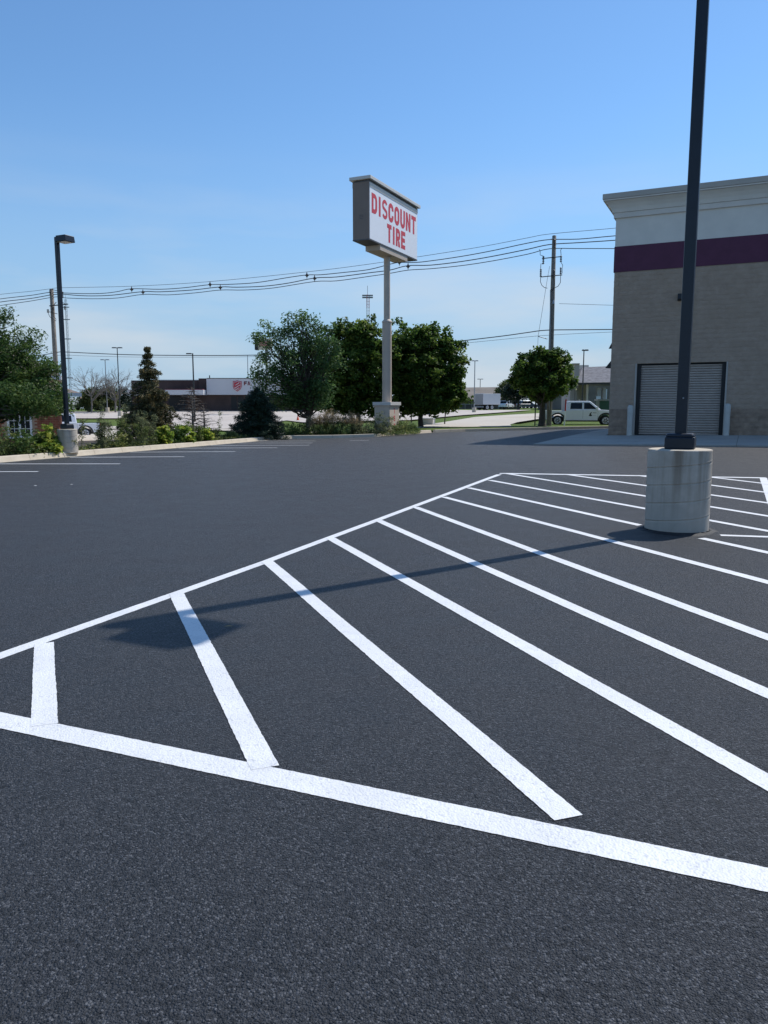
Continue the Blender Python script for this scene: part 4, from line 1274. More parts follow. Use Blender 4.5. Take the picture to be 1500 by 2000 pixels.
C2 = [(-40, 710), (60, 701), (116, 694), (180, 695.5), (260, 697.3), (380, 697.6), (500, 696.5), (640, 692), (780, 682.5), (890, 672), (980, 663), (1030, 658), (1066, 655), (1130, 651.5), (1190, 648.7), (1300, 644)]
C3 = [(1092, 593), (1140, 594.5), (1191, 596), (1300, 599)]
def wire(pts, r, label, group, sub=4):
    P = smooth_path([on_line(*p) for p in pts], sub)
    m = MB(); m.tube(P, r, 5, cap=False)
    o = m.build('overhead_wire', M['wire_black'], recalc=False)
    tag(o, label, 'wire', group)
g1, g2 = 'power wires between the utility poles', 'telephone cables between the utility poles'
wire(W1, .017, 'topmost thin power wire between the two utility poles', g1)
wire(W2, .031, 'second power wire from the top, behind the tall sign', g1)
wire(W3, .034, 'third power wire from the top, behind the tall sign', g1)
wire(W4, .028, 'lowest of the power wires behind the tall sign', g1)
wire(C1, .034, 'thick black telephone cable crossing low behind the trees', g2)
wire(C2, .013, 'thin lower telephone cable just under the thick one', g2)
wire(C3, .013, 'thin cable from the right utility pole to the shop side', g2)
for i, (px, a, b) in enumerate([(257.5, 559, 572), (279.5, 565, 577), (410.5, 549, 563), (430.5, 556, 568), (599.5, 531, 545), (614.5, 537, 551), (780, 506, 520), (797, 513, 528)]):
    tp, bt = on_line(px, a), on_line(px, b)
    t = tag(empty('cable_spacer', bt), 'diamond-shaped cable spacer on the power wires, %s from the left' % ORD[i], 'cable spacer', 'spacers on the power wires')
    h = tp.z - bt.z
    m = MB(); m.lathe([(.012, 0), (.02, h * .2), (.10, h * .42), (.13, h * .55), (.05, h * .75), (.012, h)], 8); m.build('body', M['insulator'], t)
    m = MB(); m.tube([(-.16, 0, h * .5), (.16, 0, h * .5)], .03, 6); m.build('clamp', M['insulator'], t)

# ------------------------------------------------------------------ masts
def mast(px, Y, top, w, label, sections, mat, discs=()):
    b = at(px, 800, Y); z0 = T(b.x, Y); h = at(px, top, Y).z - z0
    t = tag(empty('radio_mast', (b.x, Y, z0)), label, 'mast')
    for k in range(sections):
        m = MB(); a0, a1 = h * k / sections, h * (k + 1) / sections
        for q in range(3):
            p = lambda z, c: Vector((w * math.cos(c * 2.094), w * math.sin(c * 2.094), z))
            m.tube([p(a0, q), p(a1, q)], w * .13, 4)
            n = 4
            for j in range(n):
                za, zb2 = a0 + (a1 - a0) * j / n, a0 + (a1 - a0) * (j + 1) / n
                m.tube([p(za, q), p(zb2, q + 1)], w * .07, 4, cap=False); m.tube([p(zb2, q), p(zb2, q + 1)], w * .07, 4, cap=False)
        m.build('lattice_section', M[mat if isinstance(mat, str) else mat[k % 2]], t, recalc=False)
    for py in discs:
        z = at(px, py, Y).z - z0
        m = MB(); m.tube([(-w * 3, 0, z), (w * 3, 0, z)], w * .45, 6); m.build('antenna', M['tower_grey'], t)
    m = MB(); m.tube([(0, 0, h), (0, 0, h + w * 5)], w * .12, 5); m.build('tip', M['tower_grey'], t)
mast(139.5, 300, 585, .42, 'thin grey radio mast far behind the left lamp post', 7, 'tower_grey', (600, 624, 662, 700, 738))
mast(718.5, 420, 576, .95, 'red and white lattice mast rising behind the maples left of the sign', 9, ('tower_red', 'far_white'), (577, 581))

# ------------------------------------------------------------------ brick house on the left
hx, hy = -16.0, 38.6
HR = R(21.5)
house = tag(empty('brick_house', (hx, hy, 0), HR), 'red brick house with brown hip roof and white window, half hidden by foliage', 'house')
def hloc(p): return ((p.x - hx) * math.cos(HR) + (p.y - hy) * math.sin(HR), -(p.x - hx) * math.sin(HR) + (p.y - hy) * math.cos(HR))
def on_wing(px, py):
    """local x and height on the plane of the wing's front wall"""
    r = ray(px, py); n = Vector((-math.sin(HR), math.cos(HR)))
    c = hx * n.x + hy * n.y + ly
    p = r * (c / (r.x * n.x + r.y * n.y))
    return hloc(p)[0], CAM_H + p.z
# main hip roof with white fascia, eave corner at the root
er = 3.12
rf = MB(); D = 13.0; Wd = 24.0; hh = D / 2
rf.add([(0, 0, er), (0, D, er), (-Wd, D, er), (-Wd, 0, er), (-hh, hh, er + .68 * hh), (-Wd + hh, hh, er + .68 * hh)], [(0, 1, 4), (1, 2, 5, 4), (2, 3, 5), (3, 0, 4, 5), (3, 2, 1, 0)])
rf.build('roof', M['shingle_brown'], house)
for a in ((-Wd, .0, -.06, .02), (-.06, .02, .021, D)):
    fc = MB(); fc.box(a[0], a[1], a[2], a[3], er - .22, er - .012); fc.build('fascia', M['trim_white'], house)
wl_ = MB(); wl_.box(-Wd + .7, -.8, .8, D - .7, -.3, er - .02); wl_.build('upper_wall', M['cream_stucco'], house)
# lower front wing: brick with its own roof
lx, ly = hloc(at(117, 860, 34.0))
zf = 2.18
wing = MB(); wing.box(-20, lx, ly, .75, -.3, zf - .02); wg = wing.build('wing_wall', M['mortar'], house)
lw = MB(); ov = .95
lw.add([(lx + ov, ly - .45, zf), (lx + ov, .7, zf), (-20, .7, zf), (-20, ly - .45, zf), (lx - 1.7, .7, zf + 1.05), (-20, .7, zf + 1.05)], [(0, 1, 4), (0, 4, 5, 3), (3, 2, 1, 0), (1, 2, 5, 4), (2, 3, 5)])
lr = lw.build('wing_roof', M['shingle_brown'], house)
fc = MB(); fc.box(-20, lx + ov, ly - .49, ly - .452, zf - .16, zf - .004); fc.build('gutter', M['trim_white'], lr)
fc = MB(); fc.box(lx + ov + .002, lx + ov + .04, ly - .49, .7, zf - .16, zf - .004); fc.build('gutter', M['trim_white'], lr)
# bricks on the faces in view (a few pixels each: one joined facing per side)
wx0 = on_wing(17, 830)[0]; wx1 = on_wing(60, 830)[0]
wz0, wz1 = on_wing(40, 853)[1], on_wing(40, 806)[1]
bf, bs_ = MB(), MB(); bw, bh = .215, .076
for j in range(int(zf / bh)):
    z0 = j * bh
    x = lx - 5.5 - (bw / 2 if j % 2 else 0)
    while x < lx - .01:
        a, b = x + .005, min(x + bw - .005, lx)
        x += bw
        if z0 > wz0 - .1 and z0 < wz1 + .08 and b > wx0 - .08 and a < wx1 + .08: continue
        d = random.uniform(.012, .02); bf.box(a, b, ly - d, ly + .02, z0 + .004, z0 + bh - .006)
    y = ly + (.02 if j % 2 else .11)
    while y < .6:
        d = random.uniform(.012, .02); bs_.box(lx - .02, lx + d, y, y + bw - .01, z0 + .004, z0 + bh - .006); y += bw
tag(bf.build('brick_facing', M['red_brick'], house, recalc=False), kind='stuff')
tag(bs_.build('brick_facing', M['red_brick'], house, recalc=False), kind='stuff')
win = empty('window', (0, 0, 0)); win.parent = house
g = MB(); g.box(wx0, wx1, ly - .012, ly + .01, wz0, wz1); g.build('pane', M['window_glass'], win)
def bar(x0, x1, z0, z1, d, nm):
    b = MB(); b.box(x0, x1, ly - d, ly - .014, z0, z1); b.build(nm, M['trim_white'], win)
xm = (wx0 + wx1) / 2
for a, b in ((wx0 - .06, wx0 + .03), (xm - .045, xm + .045), (wx1 - .03, wx1 + .06)): bar(a, b, wz0 - .05, wz1 + .05, .04, 'frame')
bar(wx0 + .03, wx1 - .03, wz1 - .02, wz1 + .05, .036, 'frame'); bar(wx0 + .03, wx1 - .03, wz0 - .07, wz0 + .02, .06, 'sill')
for xq in (wx0 * .75 + wx1 * .25, wx0 * .25 + wx1 * .75): bar(xq - .011, xq + .011, wz0 + .02, wz1 - .02, .022, 'glazing_bar')
for k in (1, 2): bar(wx0 + .03, wx1 - .03, wz0 + (wz1 - wz0) * k / 3 - .012, wz0 + (wz1 - wz0) * k / 3 + .012, .030, 'glazing_bar')

# ------------------------------------------------------------------ far buildings
def box_px(m, px0, px1, py0, py1, Y, depth, o):
    a, b = at(px0, py1, Y) - o, at(px1, py0, Y) - o
    m.box(a.x, b.x, a.y, a.y + depth, a.z, b.z); return m
def part(t, o, name, mat, Y, rects, depth=.3, bevel=0):
    for r in rects:
        box_px(MB(), *r, Y, depth, o).build(name, M[mat], t, bevel=bevel)
Y0 = 134
o = at(259, 803, Y0); o.z = T(o.x, Y0)
st = tag(empty('store_building', o), 'low dark brown brick store with white fascia and red shield across the far lot', 'building')
part(st, o, 'wall', 'brown_brick_far', Y0, [(259, 390, 743, 812)], 20)
part(st, o, 'tower_wall', 'brown_brick_far', Y0 - .5, [(390, 620, 739, 812)], 20)
part(st, o, 'coping', 'car_silver', Y0 - .1, [(300, 390, 741.6, 743)], 20)
part(st, o, 'awning_band', 'far_white', Y0 - 3.5, [(249, 277, 762.5, 772.5), (322, 397, 761.5, 771)], 3.3)
part(st, o, 'awning_trim', 'maroon_trim', Y0 - 3.45, [(322, 396, 759.8, 761.4), (249, 277, 761.6, 762.4)], 3.2)
part(st, o, 'fascia', 'far_white', Y0 - 1.5, [(404, 620, 739.5, 771)], .9)
part(st, o, 'fascia_coping', 'dark_steel', Y0 - 1.55, [(403.6, 620, 738.2, 739.4)], 1.0)
part(st, o, 'recess_panel', 'frame_black', Y0 - .06, [(330, 362, 773, 803)], .05)  # flat black panel for a recess, its shade put into the colour
part(st, o, 'shop_window', 'frame_black', Y0 - .56, [(452, 462, 774, 800), (465, 476, 774, 800), (480, 492, 774, 800)], .05)
part(st, o, 'roof_vent', 'dark_steel', Y0 + 3, [(408.5, 409.8, 733, 740)], .2)
# shield emblem: red with white edge and diagonal white bands
def poly_px(name, pts, Y, mat, parent, th=.06):
    P = [at(x, y, Y) - o for x, y in pts]
    m = MB(); m.prism([(p.x, p.z) for p in P], P[0].y - th, P[0].y); return m.build(name, M[mat], parent)
sh = [(455, 744.5), (460, 744.5), (463.5, 743), (467, 744.5), (472, 744.5), (472, 755), (470, 760), (463.5, 764.5), (457, 760), (455, 755)]
cxs, cys = 463.5, 753.5
scl = lambda k: [(cxs + (x - cxs) * k, cys + (y - cys) * k) for x, y in sh]
em = poly_px('shield', scl(1.0), Y0 - 1.52, 'far_red', st)
poly_px('shield_edge', scl(.86), Y0 - 1.60, 'far_white', em, .03); poly_px('shield_field', scl(.76), Y0 - 1.64, 'far_red', em, .03)
for dy in (-4.2, .8, 5.0):
    k = 5.6 if dy == .8 else 3.6
    poly_px('shield_band', [(cxs - k, cys + dy + k * .62), (cxs - k, cys + dy + k * .62 + 1.5), (cxs + k, cys + dy - k * .62 + 1.5), (cxs + k, cys + dy - k * .62)], Y0 - 1.68, 'far_white', em, .02)
def place_far(ob, x, y, z): ob.location = (x, y, z)
fa = at(476.5, 752.5, Y0 - 1.53) - o; fb = at(489, 752.5, Y0 - 1.53) - o
write('FA', st, fa.x, fb.x, fa.z, .66, fa.y - .02, M['maroon_trim'], .17, .12, place_far)

Y1 = 165
o = at(905, 796, Y1); o.z = T(o.x, Y1)
sc = tag(empty('far_building', o), 'long low building with tan sloping roof behind the white box truck', 'building')
part(sc, o, 'wall', 'far_wall', Y1, [(890, 1016, 778, 800)], 12)
pr = lambda L, Y: [at(x, y, Y) - o for x, y in L]
A = pr([(886, 781), (1018, 778)], Y1 - .8); B = pr([(890, 757), (972, 756)], Y1 + 6)
m = MB(); m.add([A[0], A[1], B[1], B[0], A[0] + Vector((0, 13.5, 0)), A[1] + Vector((0, 13.5, 0))], [(0, 1, 2, 3), (1, 5, 2), (5, 4, 3, 2), (4, 0, 3), (0, 4, 5, 1)]); m.build('roof', M['roof_tan'], sc)
part(sc, o, 'window', 'window_glass', Y1 - .1, [(912 + 13 * k, 919 + 13 * k, 783, 790) for k in range(8)], .06)
part(sc, o, 'column', 'tan_stucco', Y1 - .6, [(908 + 13 * k, 909.3 + 13 * k, 780, 800) for k in range(8)], .25)
part(sc, o, 'railing', 'grey_steel', Y1 - .7, [(892, 1014, 789, 790)], .05)

Y2 = 85
o = at(1120, 808, Y2); o.z = T(o.x, Y2)
bk_ = tag(empty('canopy_building', o), 'beige stucco building with grey shingled drive-through canopy behind the right pickup', 'building')
part(bk_, o, 'tower', 'tan_stucco', Y2, [(1119, 1132, 711.5, 815)], 5)
part(bk_, o, 'tower_cap', 'tan_stucco', Y2 - .1, [(1118.4, 1132.5, 709.5, 711.4)], 5.2)
part(bk_, o, 'parapet', 'cream_stucco', Y2 + 5.2, [(1132.2, 1150, 713, 732)], 2)
part(bk_, o, 'step', 'cream_stucco', Y2 + .4, [(1127, 1133, 728, 747)], 3)
part(bk_, o, 'lower_wall', 'tan_stucco', Y2 - .5, [(1112, 1127.5, 757, 815)], 4)
part(bk_, o, 'rear_wall', 'tan_stucco', Y2 + 6, [(1127, 1146, 750, 815)], 3)
part(bk_, o, 'column', 'cream_stucco', Y2 - 1.2, [(1145.2, 1149.5, 750, 815), (1131, 1132.6, 780, 815)], .5)
A = pr([(1126, 747.5), (1240, 746)], Y2 - 2); B = pr([(1138, 717), (1240, 713.5)], Y2 + 3)
m = MB(); m.add([A[0], A[1], B[1], B[0], A[0] + Vector((0, 10, 0)), A[1] + Vector((0, 10, 0))], [(0, 1, 2, 3), (5, 4, 3, 2), (4, 0, 3), (0, 4, 5, 1), (1, 5, 2)]); m.build('canopy_roof', M['shingle_grey'], bk_)
part(bk_, o, 'canopy_fascia', 'dark_steel', Y2 - 2.1, [(1125.6, 1240, 747.6, 751)], .15)
part(bk_, o, 'downpipe', 'dark_steel', Y2 - .75, [(1121, 1123, 757, 815)], .15)
part(bk_, o, 'teller_kiosk', 'grey_steel', Y2 - 1, [(1166, 1174, 757, 774), (1177.5, 1184, 757, 780)], .5)
o = at(1178, 808, Y2 + 6); o.z = T(o.x, Y2 + 6)
gd = tag(empty('refuse_container', o), 'dark green container under the shingled canopy, beside the shop corner', 'container')
part(gd, o, 'body', 'dumpster_green', Y2 + 6, [(1170, 1190, 783, 812)], 1.6)
part(gd, o, 'lid', 'grey_steel', Y2 + 5.9, [(1169, 1190, 779.5, 782.6)], 1.8)

Y5 = 150
o = at(1150, 803, Y5); o.z = T(o.x, Y5)
bb = tag(empty('warehouse', o), 'dark warehouse seen under the shingled canopy', 'building')
part(bb, o, 'wall', 'far_wall', Y5, [(1080, 1260, 752, 806)], 15)
part(bb, o, 'roof_edge', 'dark_steel', Y5 - .2, [(1079, 1261, 749.5, 751.8)], 15.4)
part(bb, o, 'loading_door', 'far_white', Y5 - .15, [(1164, 1174, 760, 790), (1178, 1186, 760, 790)], .1)
# wooden fence far left
Y3 = 150
o = at(240, 803, Y3); o.z = T(o.x, Y3)
fn = tag(empty('wood_fence', o), 'pale wooden fence far behind the spruce', 'fence')
for k in range(9):
    box_px(MB(), 240 + 2.4 * k, 242.2 + 2.4 * k, 791 + random.uniform(-.2, .2), 804, Y3, .04, o).build('board', M['fence_wood'], fn)
# pole sign behind the airy tree
Y4 = 120
o = at(505, 805, Y4); o.z = T(o.x, Y4)
ps = tag(empty('pole_sign', o), 'dark-sided box sign on a pole showing behind the airy tree', 'sign')
box_px(MB(), 497.5, 503, 660, 683, Y4, 1.2, o).build('sign_end', M['frame_black'], ps)
box_px(MB(), 503.05, 530, 661, 682.5, Y4 + .3, .8, o).build('sign_face', M['cream_stucco'], ps)
box_px(MB(), 507, 528, 667, 676, Y4 + .22, .06, o).build('sign_panel', M['dusty_pink'], ps)
m = MB(); a = at(520, 683.2, Y4 + .7) - o; m.tube([(a.x, a.y, -.2), (a.x, a.y, a.z)], .2, 10); m.build('pole', M['grey_steel'], ps)

# ------------------------------------------------------------------ far lamp posts
def far_lamp(px, Y, top, arms, label, mat='dark_steel', base=True, r=.09, head_dx=()):
    b = at(px, 805, Y); z0 = T(b.x, Y); h = at(px, top, Y).z - z0
    t = tag(empty('far_lamp_post', (b.x, Y, z0)), label, 'lamp post', 'distant lamp posts')
    m = MB(); m.tube([(0, 0, 0), (0, 0, h)], [r, r * .7], 8); m.build('pole', M[mat], t)
    if base:
        m = MB(); m.lathe([(.32, -.1), (.32, .75), (.30, .78)], 14); m.build('pedestal', M['kerb_concrete'], t)
    for d in arms:
        m = MB(); m.frustum((d * .12 - .0, d * .12 + d * .62, -.2, .2) if d > 0 else (d * .74, d * .12, -.2, .2), h - .11, (d * .15, d * .68, -.16, .16) if d > 0 else (d * .69, d * .15, -.16, .16), h + .02)
        m.build('lamp_head', M[mat], t, bevel=.02)
        m = MB(); m.tube([(0, 0, h - .08), (d * .2, 0, h - .08)], .04, 6); m.build('arm', M[mat], t)
far_lamp(210, 128, 702, (-1, 1), 'grey twin-headed lamp post beyond the far lot, shorter of the pair', 'grey_steel')
far_lamp(234.5, 112, 678.5, (-1, 1), 'taller twin-headed lamp post in the far lot left of the spruce')
far_lamp(380, 98, 690, (-1.1,), 'lamp post with single left-facing head in front of the brown store', base=False, r=.11)
far_lamp(486, 145, 694, (), 'thin grey bare pole behind the store, left of the airy tree', 'grey_steel', base=False, r=.08)
far_lamp(926, 120, 704, (-.7, .7), 'pale lamp post with concrete foot left of the white box truck', 'grey_steel')
far_lamp(937, 175, 740, (-.9, .9), 'short distant lamp post above the white box truck')
far_lamp(1136.5, 80, 683, (.6, -.25), 'slim black lamp post in front of the canopy building', base=False, r=.075)
far_lamp(1100, 180, 696, (.6,), 'tiny distant lamp post above the round-headed maple', 'grey_steel', base=False)

# ------------------------------------------------------------------ vehicles
def wheel(t, x, y, r, w, s):
    wr = empty('wheel', (x, y, r)); wr.parent = t
    m = MB(); m.lathe([(r * .62, -w / 2), (r * .93, -w / 2), (r, -w * .32), (r, w * .32), (r * .93, w / 2), (r * .62, w / 2)], 28)
    o = m.build('tyre', M['tyre'], wr); o.rotation_euler = (R(90), 0, 0)
    m = MB(); m.lathe([(r * .66, .001), (r * .64, .022), (r * .54, .008), (r * .14, .018), (r * .10, .03)], 28)
    o = m.build('rim', M['rim'], wr); o.rotation_euler = (R(90) * s, 0, 0); o.location = (0, -s * (w * .5 + .003), 0)
    sp = MB()
    for k in range(6):
        a = k * math.pi / 3
        sp.add([(r * .18 * math.cos(a - .5), r * .18 * math.sin(a - .5), .036), (r * .55 * math.cos(a - .12 + .26), r * .55 * math.sin(a - .12 + .26), .022), (r * .55 * math.cos(a + .12 + .26), r * .55 * math.sin(a + .12 + .26), .022), (r * .18 * math.cos(a + .5), r * .18 * math.sin(a + .5), .036)], [(0, 1, 2, 3)])
    o = sp.build('rim_gap', M['tyre'], wr, recalc=False); o.rotation_euler = (R(90) * s, 0, 0); o.location = (0, -s * (w * .5 + .007), 0)
def arch(x, r, n=9): return [(x + r * math.cos(math.pi - math.pi * k / n), .40 + r * math.sin(math.pi - math.pi * k / n)) for k in range(n + 1)]
def pickup(loc, rz, label, paint, logo=False):
    t = tag(empty('pickup_truck', loc, rz), label, 'pickup truck')
    wb = 3.65; xr, xf = -1.75, 1.90; W = .98
    low = [(-2.92, .55), (-2.92, 1.22), (-.62, 1.24), (-.62, 1.20), (1.38, 1.20), (2.55, 1.16), (2.88, 1.05), (2.95, .50)]
    poly = [(-2.92, .50)] + arch(xr, .50) + arch(xf, .50) + [(2.93, .46), (2.93, .92), (2.80, 1.12), (2.45, 1.19), (1.60, 1.24), (-1.16, 1.24), (-1.17, 1.16), (-2.92, 1.18)]
    m = MB(); m.prism(poly, -W, W); body = m.build('body', M[paint], t, bevel=.045, seg=3)
    m = MB(); m.frustum((-1.15, 1.55, -W + .05, W - .05), 1.225, (-1.06, .68, -W + .22, W - .22), 1.92); cabm = m.build('cab', M[paint], t, bevel=.06, seg=3)
    # glass, set a little proud of the tapering cab
    def side_glass(pts, s):
        f = lambda x, z: (x, s * (W - .05 - .17 * (z - 1.225) / .695 + .006), z)
        g = MB(); g.add([f(*p) for p in pts], [tuple(range(len(pts)))]); g.build('window', M['window_glass'], cabm)
    for s in (-1, 1):
        side_glass([(-.80, 1.30), (.10, 1.30), (.10, 1.78), (-.76, 1.78)], s)
        side_glass([(.24, 1.30), (1.22, 1.30), (.64, 1.78), (.24, 1.78)], s)
    f = lambda y, k: (1.55 - .87 * k + .008, y, 1.225 + .695 * k + .006)
    g = MB(); g.add([f(-.80, .14), f(.80, .14), f(.70, .88), f(-.70, .88)], [(0, 1, 2, 3)]); g.build('windscreen', M['window_glass'], cabm)
    f = lambda y, k: (-1.15 + .09 * k - .008, y, 1.225 + .695 * k)
    g = MB(); g.add([f(-.78, .2), f(.78, .2), f(.70, .85), f(-.70, .85)], [(0, 1, 2, 3)]); g.build('rear_window', M['window_glass'], cabm)
    m = MB(); m.box(-2.85, -1.22, -W + .09, W - .09, 1.183, 1.190); m.build('bed_cover', M['plastic_black'], body)
    for s in (-1, 1):
        m = MB(); m.box(1.12, 1.30, min(s * (W - .06), s * (W + .20)), max(s * (W - .06), s * (W + .20)), 1.28, 1.48); m.build('mirror', M[paint], t, bevel=.03)
        m = MB(); m.box(-2.945, -2.84, min(s * (W - .16), s * (W + .004)), max(s * (W - .16), s * (W + .004)), .86, 1.18); m.build('tail_light', M['tail_red'], t, bevel=.01)
        m = MB(); m.box(2.72, 2.945, min(s * (W - .32), s * (W + .003)), max(s * (W - .32), s * (W + .003)), .84, 1.02); m.build('headlight', M['rim'], t, bevel=.02)
        for xx in (-1.17, .17, 1.30):
            m = MB(); m.box(xx - .006, xx + .006, min(s * W, s * (W + .003)), max(s * W, s * (W + .003)), .55, 1.2); m.build('door_gap', M['plastic_black'], body)
        for xx in (-.75, .28):
            m = MB(); m.box(xx, xx + .18, min(s * W, s * (W + .03)), max(s * W, s * (W + .03)), 1.08, 1.12); m.build('door_handle', M[paint], body)
        m = MB(); m.box(-1.15, 1.32, min(s * (W - .1), s * (W + .03)), max(s * (W - .1), s * (W + .03)), .36, .42); m.build('side_step', M['plastic_black'], t)
        for xx in (xr, xf):
            wheel(t, xx, s * (W - .15), .40, .27, -s if False else (1 if s < 0 else -1))
            m = MB(); n = 12
            P = [(xx + .505 * math.cos(math.pi * k / n), .40 + .505 * math.sin(math.pi * k / n)) for k in range(n + 1)]; Q = [(xx + .62 * math.cos(math.pi * k / n), .40 + .62 * math.sin(math.pi * k / n)) for k in range(n + 1)]
            m.add([(a, s * (W + .008), b) for a, b in P + Q], [(k, k + 1, n + 2 + k, n + 1 + k) for k in range(n)]); m.build('arch_lip', M['plastic_black'], body, recalc=False)
    m = MB(); m.box(-2.6, 2.6, -W + .25, W - .25, .32, .62); m.build('chassis', M['plastic_black'], t)
    m = MB(); m.box(-3.06, -2.93, -W + .05, W - .05, .50, .70); m.build('rear_bumper', M['rim'], t, bevel=.03)
    m = MB(); m.box(2.94, 3.04, -W + .04, W - .04, .42, .68); m.build('front_bumper', M['rim'], t, bevel=.03)
    m = MB(); m.box(2.925, 2.95, -W + .34, W - .34, .72, 1.02); m.build('grille', M['plastic_black'], t)
    if logo:
        for s in (-1,):
            m = MB(); y = s * (W + .006)
            m.add([(x, y, z) for x, z in [(.60, .78), (.72, .74), (.84, .76), (.88, .82), (.80, .86), (.78, .96), (.86, 1.04), (.80, 1.06), (.70, .98), (.66, .86)]], [tuple(range(10))]); m.build('door_emblem', M['plastic_black'], body, recalc=False)
            m = MB(); m.box(.92, 1.19, y - .002, y, .985, 1.02); m.build('door_lettering', M['plastic_black'], body)
            m = MB(); m.box(.92, 1.17, y - .002, y, .80, .815); m.build('door_lettering', M['car_silver'], body)
    return t
a = at(1132, 829, 61.5); pickup((at(1132.5, 829, 61.5).x, 61.5, at(1136, 831, 61.5).z), R(-12), 'white crew-cab pickup with door emblem parked left of the shop corner', 'car_white', True)
pk = at(166, 850, 62); pickup((pk.x - 1.75 * .92, 62 - 1.75 * .39, T(pk.x, 62) + .03), R(204), 'white pickup whose tail shows right of the brick house', 'car_white')

def car(name, loc, rz, label, paint, L=4.6, H=1.62, cat='car'):
    t = tag(empty(name, loc, rz), label, cat)
    W = .9; h = L / 2
    A = lambda x, r=.36, n=8: [(x + r * math.cos(math.pi - math.pi * k / n), .32 + r * math.sin(math.pi - math.pi * k / n)) for k in range(n + 1)]
    m = MB(); m.prism([(-h, .35)] + A(-h * .58) + A(h * .60) + [(h, .33), (h, .66), (h * .9, .84), (h * .45, .95), (-h * .9, .98), (-h, .86)], -W, W); body = m.build('body', M[paint], t, bevel=.06, seg=3)
    m = MB(); m.frustum((-h * .93, h * .46, -W + .05, W - .05), .93, (-h * .70, h * .12, -W + .22, W - .22), H); cb = m.build('roof', M[paint], t, bevel=.07, seg=3)
    z0, z1 = 1.02, H - .12
    for s in (-1, 1):
        f = lambda x, z: (x, s * (W - .05 - .17 * (z - .93) / (H - .93) + .005), z)
        for q in ([(-h * .78, z0), (-h * .22, z0), (-h * .22, z1), (-h * .66, z1)], [(-h * .18, z0), (h * .36, z0), (h * .12, z1), (-h * .18, z1)]):
            g = MB(); g.add([f(*p) for p in q], [(0, 1, 2, 3)]); g.build('window', M['window_glass'], cb)
        for xx in (-h * .58, h * .60): wheel(t, xx, s * (W - .12), .32, .22, 1 if s < 0 else -1)
        m = MB(); m.box(-h - .006, -h + .1, min(s * (W - .22), s * (W + .003)), max(s * (W - .22), s * (W + .003)), .72, .92); m.build('tail_light', M['tail_red'], t)
        m = MB(); m.box(h - .25, h + .004, min(s * (W - .3), s * (W + .003)), max(s * (W - .3), s * (W + .003)), .60, .74); m.build('headlight', M['rim'], t)
    k = lambda v: -h * .93 + h * .23 * v - .007
    g = MB(); g.add([(k(.2), -.7, .93 + .2 * (H - .93)), (k(.2), .7, .93 + .2 * (H - .93)), (k(.85), .62, .93 + .85 * (H - .93)), (k(.85), -.62, .93 + .85 * (H - .93))], [(0, 1, 2, 3)]); g.build('rear_window', M['window_glass'], cb)
    k = lambda v: h * .46 - h * .34 * v + .007
    g = MB(); g.add([(k(.15), -.72, .93 + .15 * (H - .93)), (k(.15), .72, .93 + .15 * (H - .93)), (k(.88), .62, .93 + .88 * (H - .93)), (k(.88), -.62, .93 + .88 * (H - .93))], [(0, 1, 2, 3)]); g.build('windscreen', M['window_glass'], cb)
    return t
def veh(px, Y): p = at(px, 800, Y); return (p.x, Y, T(p.x, Y) + .06)
car('parked_car', veh(989, 158), R(62), 'white hatchback seen from behind, right of the white box truck', 'car_white')
car('parked_car', veh(1030, 160), R(20), 'silver car half hidden behind the round-headed maple', 'car_silver')
car('parked_car', veh(203, 135), R(10), 'small white car between the far trees on the left', 'car_white', 4.2, 1.45)
car('parked_car', veh(191, 133), R(95), 'dark blue van-like car between the far green trees', 'car_dark', 4.9, 1.9)
car('parked_car', veh(1023, 168), R(85), 'white car glimpsed above the silver one', 'car_white')
def box_truck(loc, rz, L, H, label, name='box_truck', cab=True):
    t = tag(empty(name, loc, rz), label, 'truck')
    m = MB(); m.box(-L / 2, L / 2, -1.2, 1.2, .95, H); b = m.build('cargo_box', M['far_white'], t, bevel=.03)
    m = MB(); m.box(-L / 2 - .02, -L / 2 - .003, -1.1, 1.1, 1.0, H - .1); m.build('rear_door', M['car_silver'], b)
    m = MB(); m.box(-L / 2, L / 2 + (1.4 if cab else 0), -.5, .5, .55, .94); m.build('chassis', M['plastic_black'], t)
    m = MB(); m.box(-L / 2 - .05, -L / 2 + .1, -1.15, 1.15, .45, .65); m.build('rear_bumper', M['grey_steel'], t)
    if cab:
        m = MB(); m.prism([(L / 2 + .1, .5), (L / 2 + 2.0, .5), (L / 2 + 2.0, 1.2), (L / 2 + 1.2, 1.4), (L / 2 + .8, 2.2), (L / 2 + .1, 2.25)], -1.0, 1.0); m.build('cab', M['car_white'], t, bevel=.05)
    for x in (-L / 2 + 1.0, -L / 2 + 2.1 if not cab else L / 2 + 1.1):
        for s in (-1, 1): wheel(t, x, s * 1.0, .46, .3, 1 if s < 0 else -1)
    return t
box_truck(veh(952, 140), R(33), 4.0, 2.9, 'white box trailer parked in front of the far low building', 'box_trailer', False)
box_truck(veh(139, 138), R(70), 3.4, 2.2, 'white box van seen from behind, far left beside the lamp post', 'box_van', True)

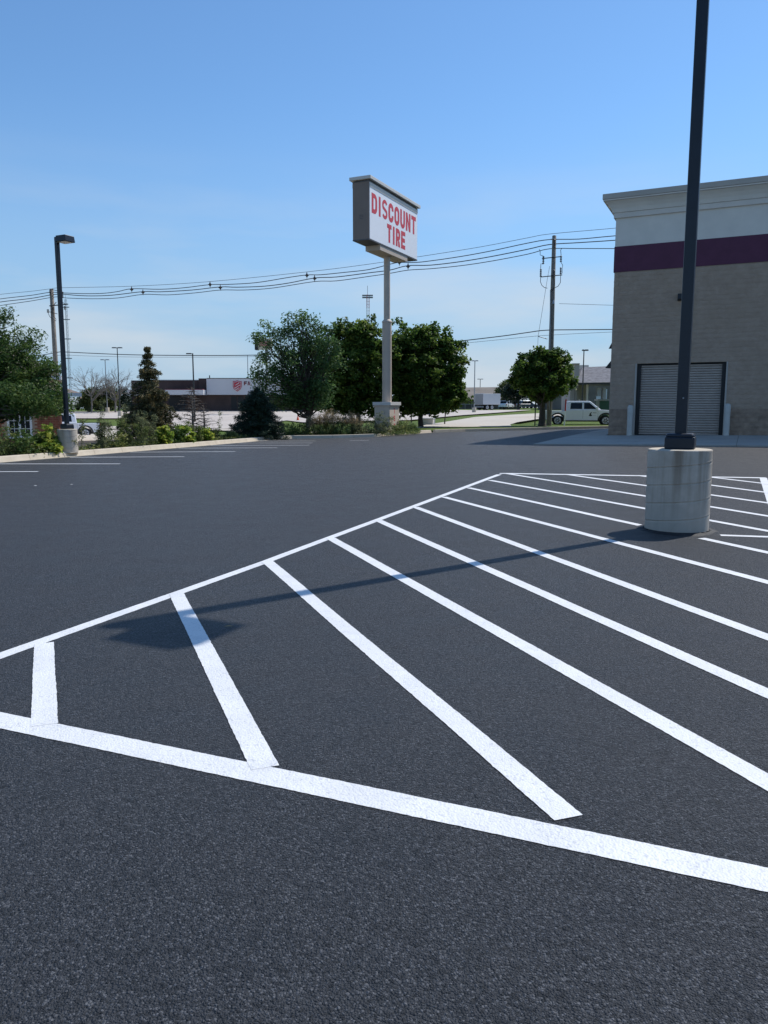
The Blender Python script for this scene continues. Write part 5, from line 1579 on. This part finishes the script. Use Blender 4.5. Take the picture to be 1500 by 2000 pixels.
# ------------------------------------------------------------------ small street things
o = at(835, 823, 60); o.z = T(o.x, 60) + .05
ub = tag(empty('utility_cabinet', (o.x, 60, o.z), R(-18)), 'pale low utility cabinet on the grass right of the sign', 'cabinet')
m = MB(); m.box(-.52, .52, -.35, .35, 0, .50); m.build('body', M['utility_white'], ub, bevel=.02)
m = MB(); m.box(-.55, .55, -.38, .38, .502, .56); m.build('lid', M['utility_white'], ub, bevel=.015)
m = MB(); m.box(-.6, .6, -.42, .42, -.15, -.002); m.build('plinth', M['kerb_concrete'], ub)
d = veh(838, 104)
db = tag(empty('recycling_container', d, R(-10)), 'blue container in the far lot behind the utility cabinet', 'container')
m = MB(); m.frustum((-.55, .55, -.5, .5), 0, (-.62, .62, -.6, .6), .78); m.build('body', M['dumpster_blue'], db, bevel=.03)
m = MB(); m.frustum((-.64, .64, -.62, .62), .785, (-.5, .5, -.5, .5), .92); m.build('lid', M['dumpster_blue'], db)
d = veh(581.5, 100)
tc_ = tag(empty('traffic_cone', d), 'orange traffic cone in the far lot left of the airy tree trunk', 'cone')
m = MB(); m.lathe([(.17, .04), (.03, .72), (.02, .74)], 14); m.build('body', M['cone_orange'], tc_)
m = MB(); m.box(-.2, .2, -.2, .2, 0, .04); m.build('base', M['plastic_black'], tc_)
m = MB(); m.lathe([(.105, .35), (.082, .47)], 14); m.build('reflective_band', M['sign_white'], tc_)
p0, p1 = at(1102, 832, 57.5), at(1105.5, 780, 57.5); zg = T(p0.x, 57.5)
mk = tag(empty('marker_post', (p0.x, 57.5, zg)), 'slim red and white marker post in front of the pickup bed', 'marker post')
hh_ = p1.z - zg; dx = p1.x - p0.x
m = MB(); m.tube([(0, 0, 0), (dx * .6, 0, hh_ * .58)], .05, 8); m.build('post', M['sign_white'], mk)
m = MB(); m.tube([(dx * .6, 0, hh_ * .582), (dx, 0, hh_)], .055, 8); m.build('red_sleeve', M['marker_red'], mk)
# two young trunks under the maples
for px, Y, lab in ((803.5, 58, 'thin sapling trunk just right of the sign base'), (868.5, 62, 'thin sapling trunk right of the utility cabinet')):
    f = foot(px, Y, .05)
    tree('sapling', f, [(0, 0, 2.6, .9, .9, .9)], 1.6, .05, 40, 40, .2, .22, 'leaf_maple', lab, aspect=.8, limbs=12)

# litter on the asphalt
lf = MB(); lf.add([(-.035, 0, .006), (0, -.009, .010), (.035, 0, .006), (0, .009, .010)], [(0, 1, 2, 3)])
plain('dry_leaf', (.45, .30, .12), .8)
lo = lf.build('dry_leaf', M['dry_leaf'], recalc=False); lo.location = (-1.075, 5.16, .002); lo.rotation_euler = (0, 0, .1)
tag(lo, 'tiny dry leaf on the asphalt beside the lamp-head shadow', 'leaf')
for i, (x, y) in enumerate([on_ground(69, 951), on_ground(140, 947)]):
    m = MB(); n = 9
    m.add([(x + .028 * math.cos(k * .698) * random.uniform(.7, 1.2), y + .04 * math.sin(k * .698) * random.uniform(.7, 1.2), .004) for k in range(n)], [tuple(range(n))])
    m.build('paint_spot', M['line_paint'], parking_lot, recalc=False)
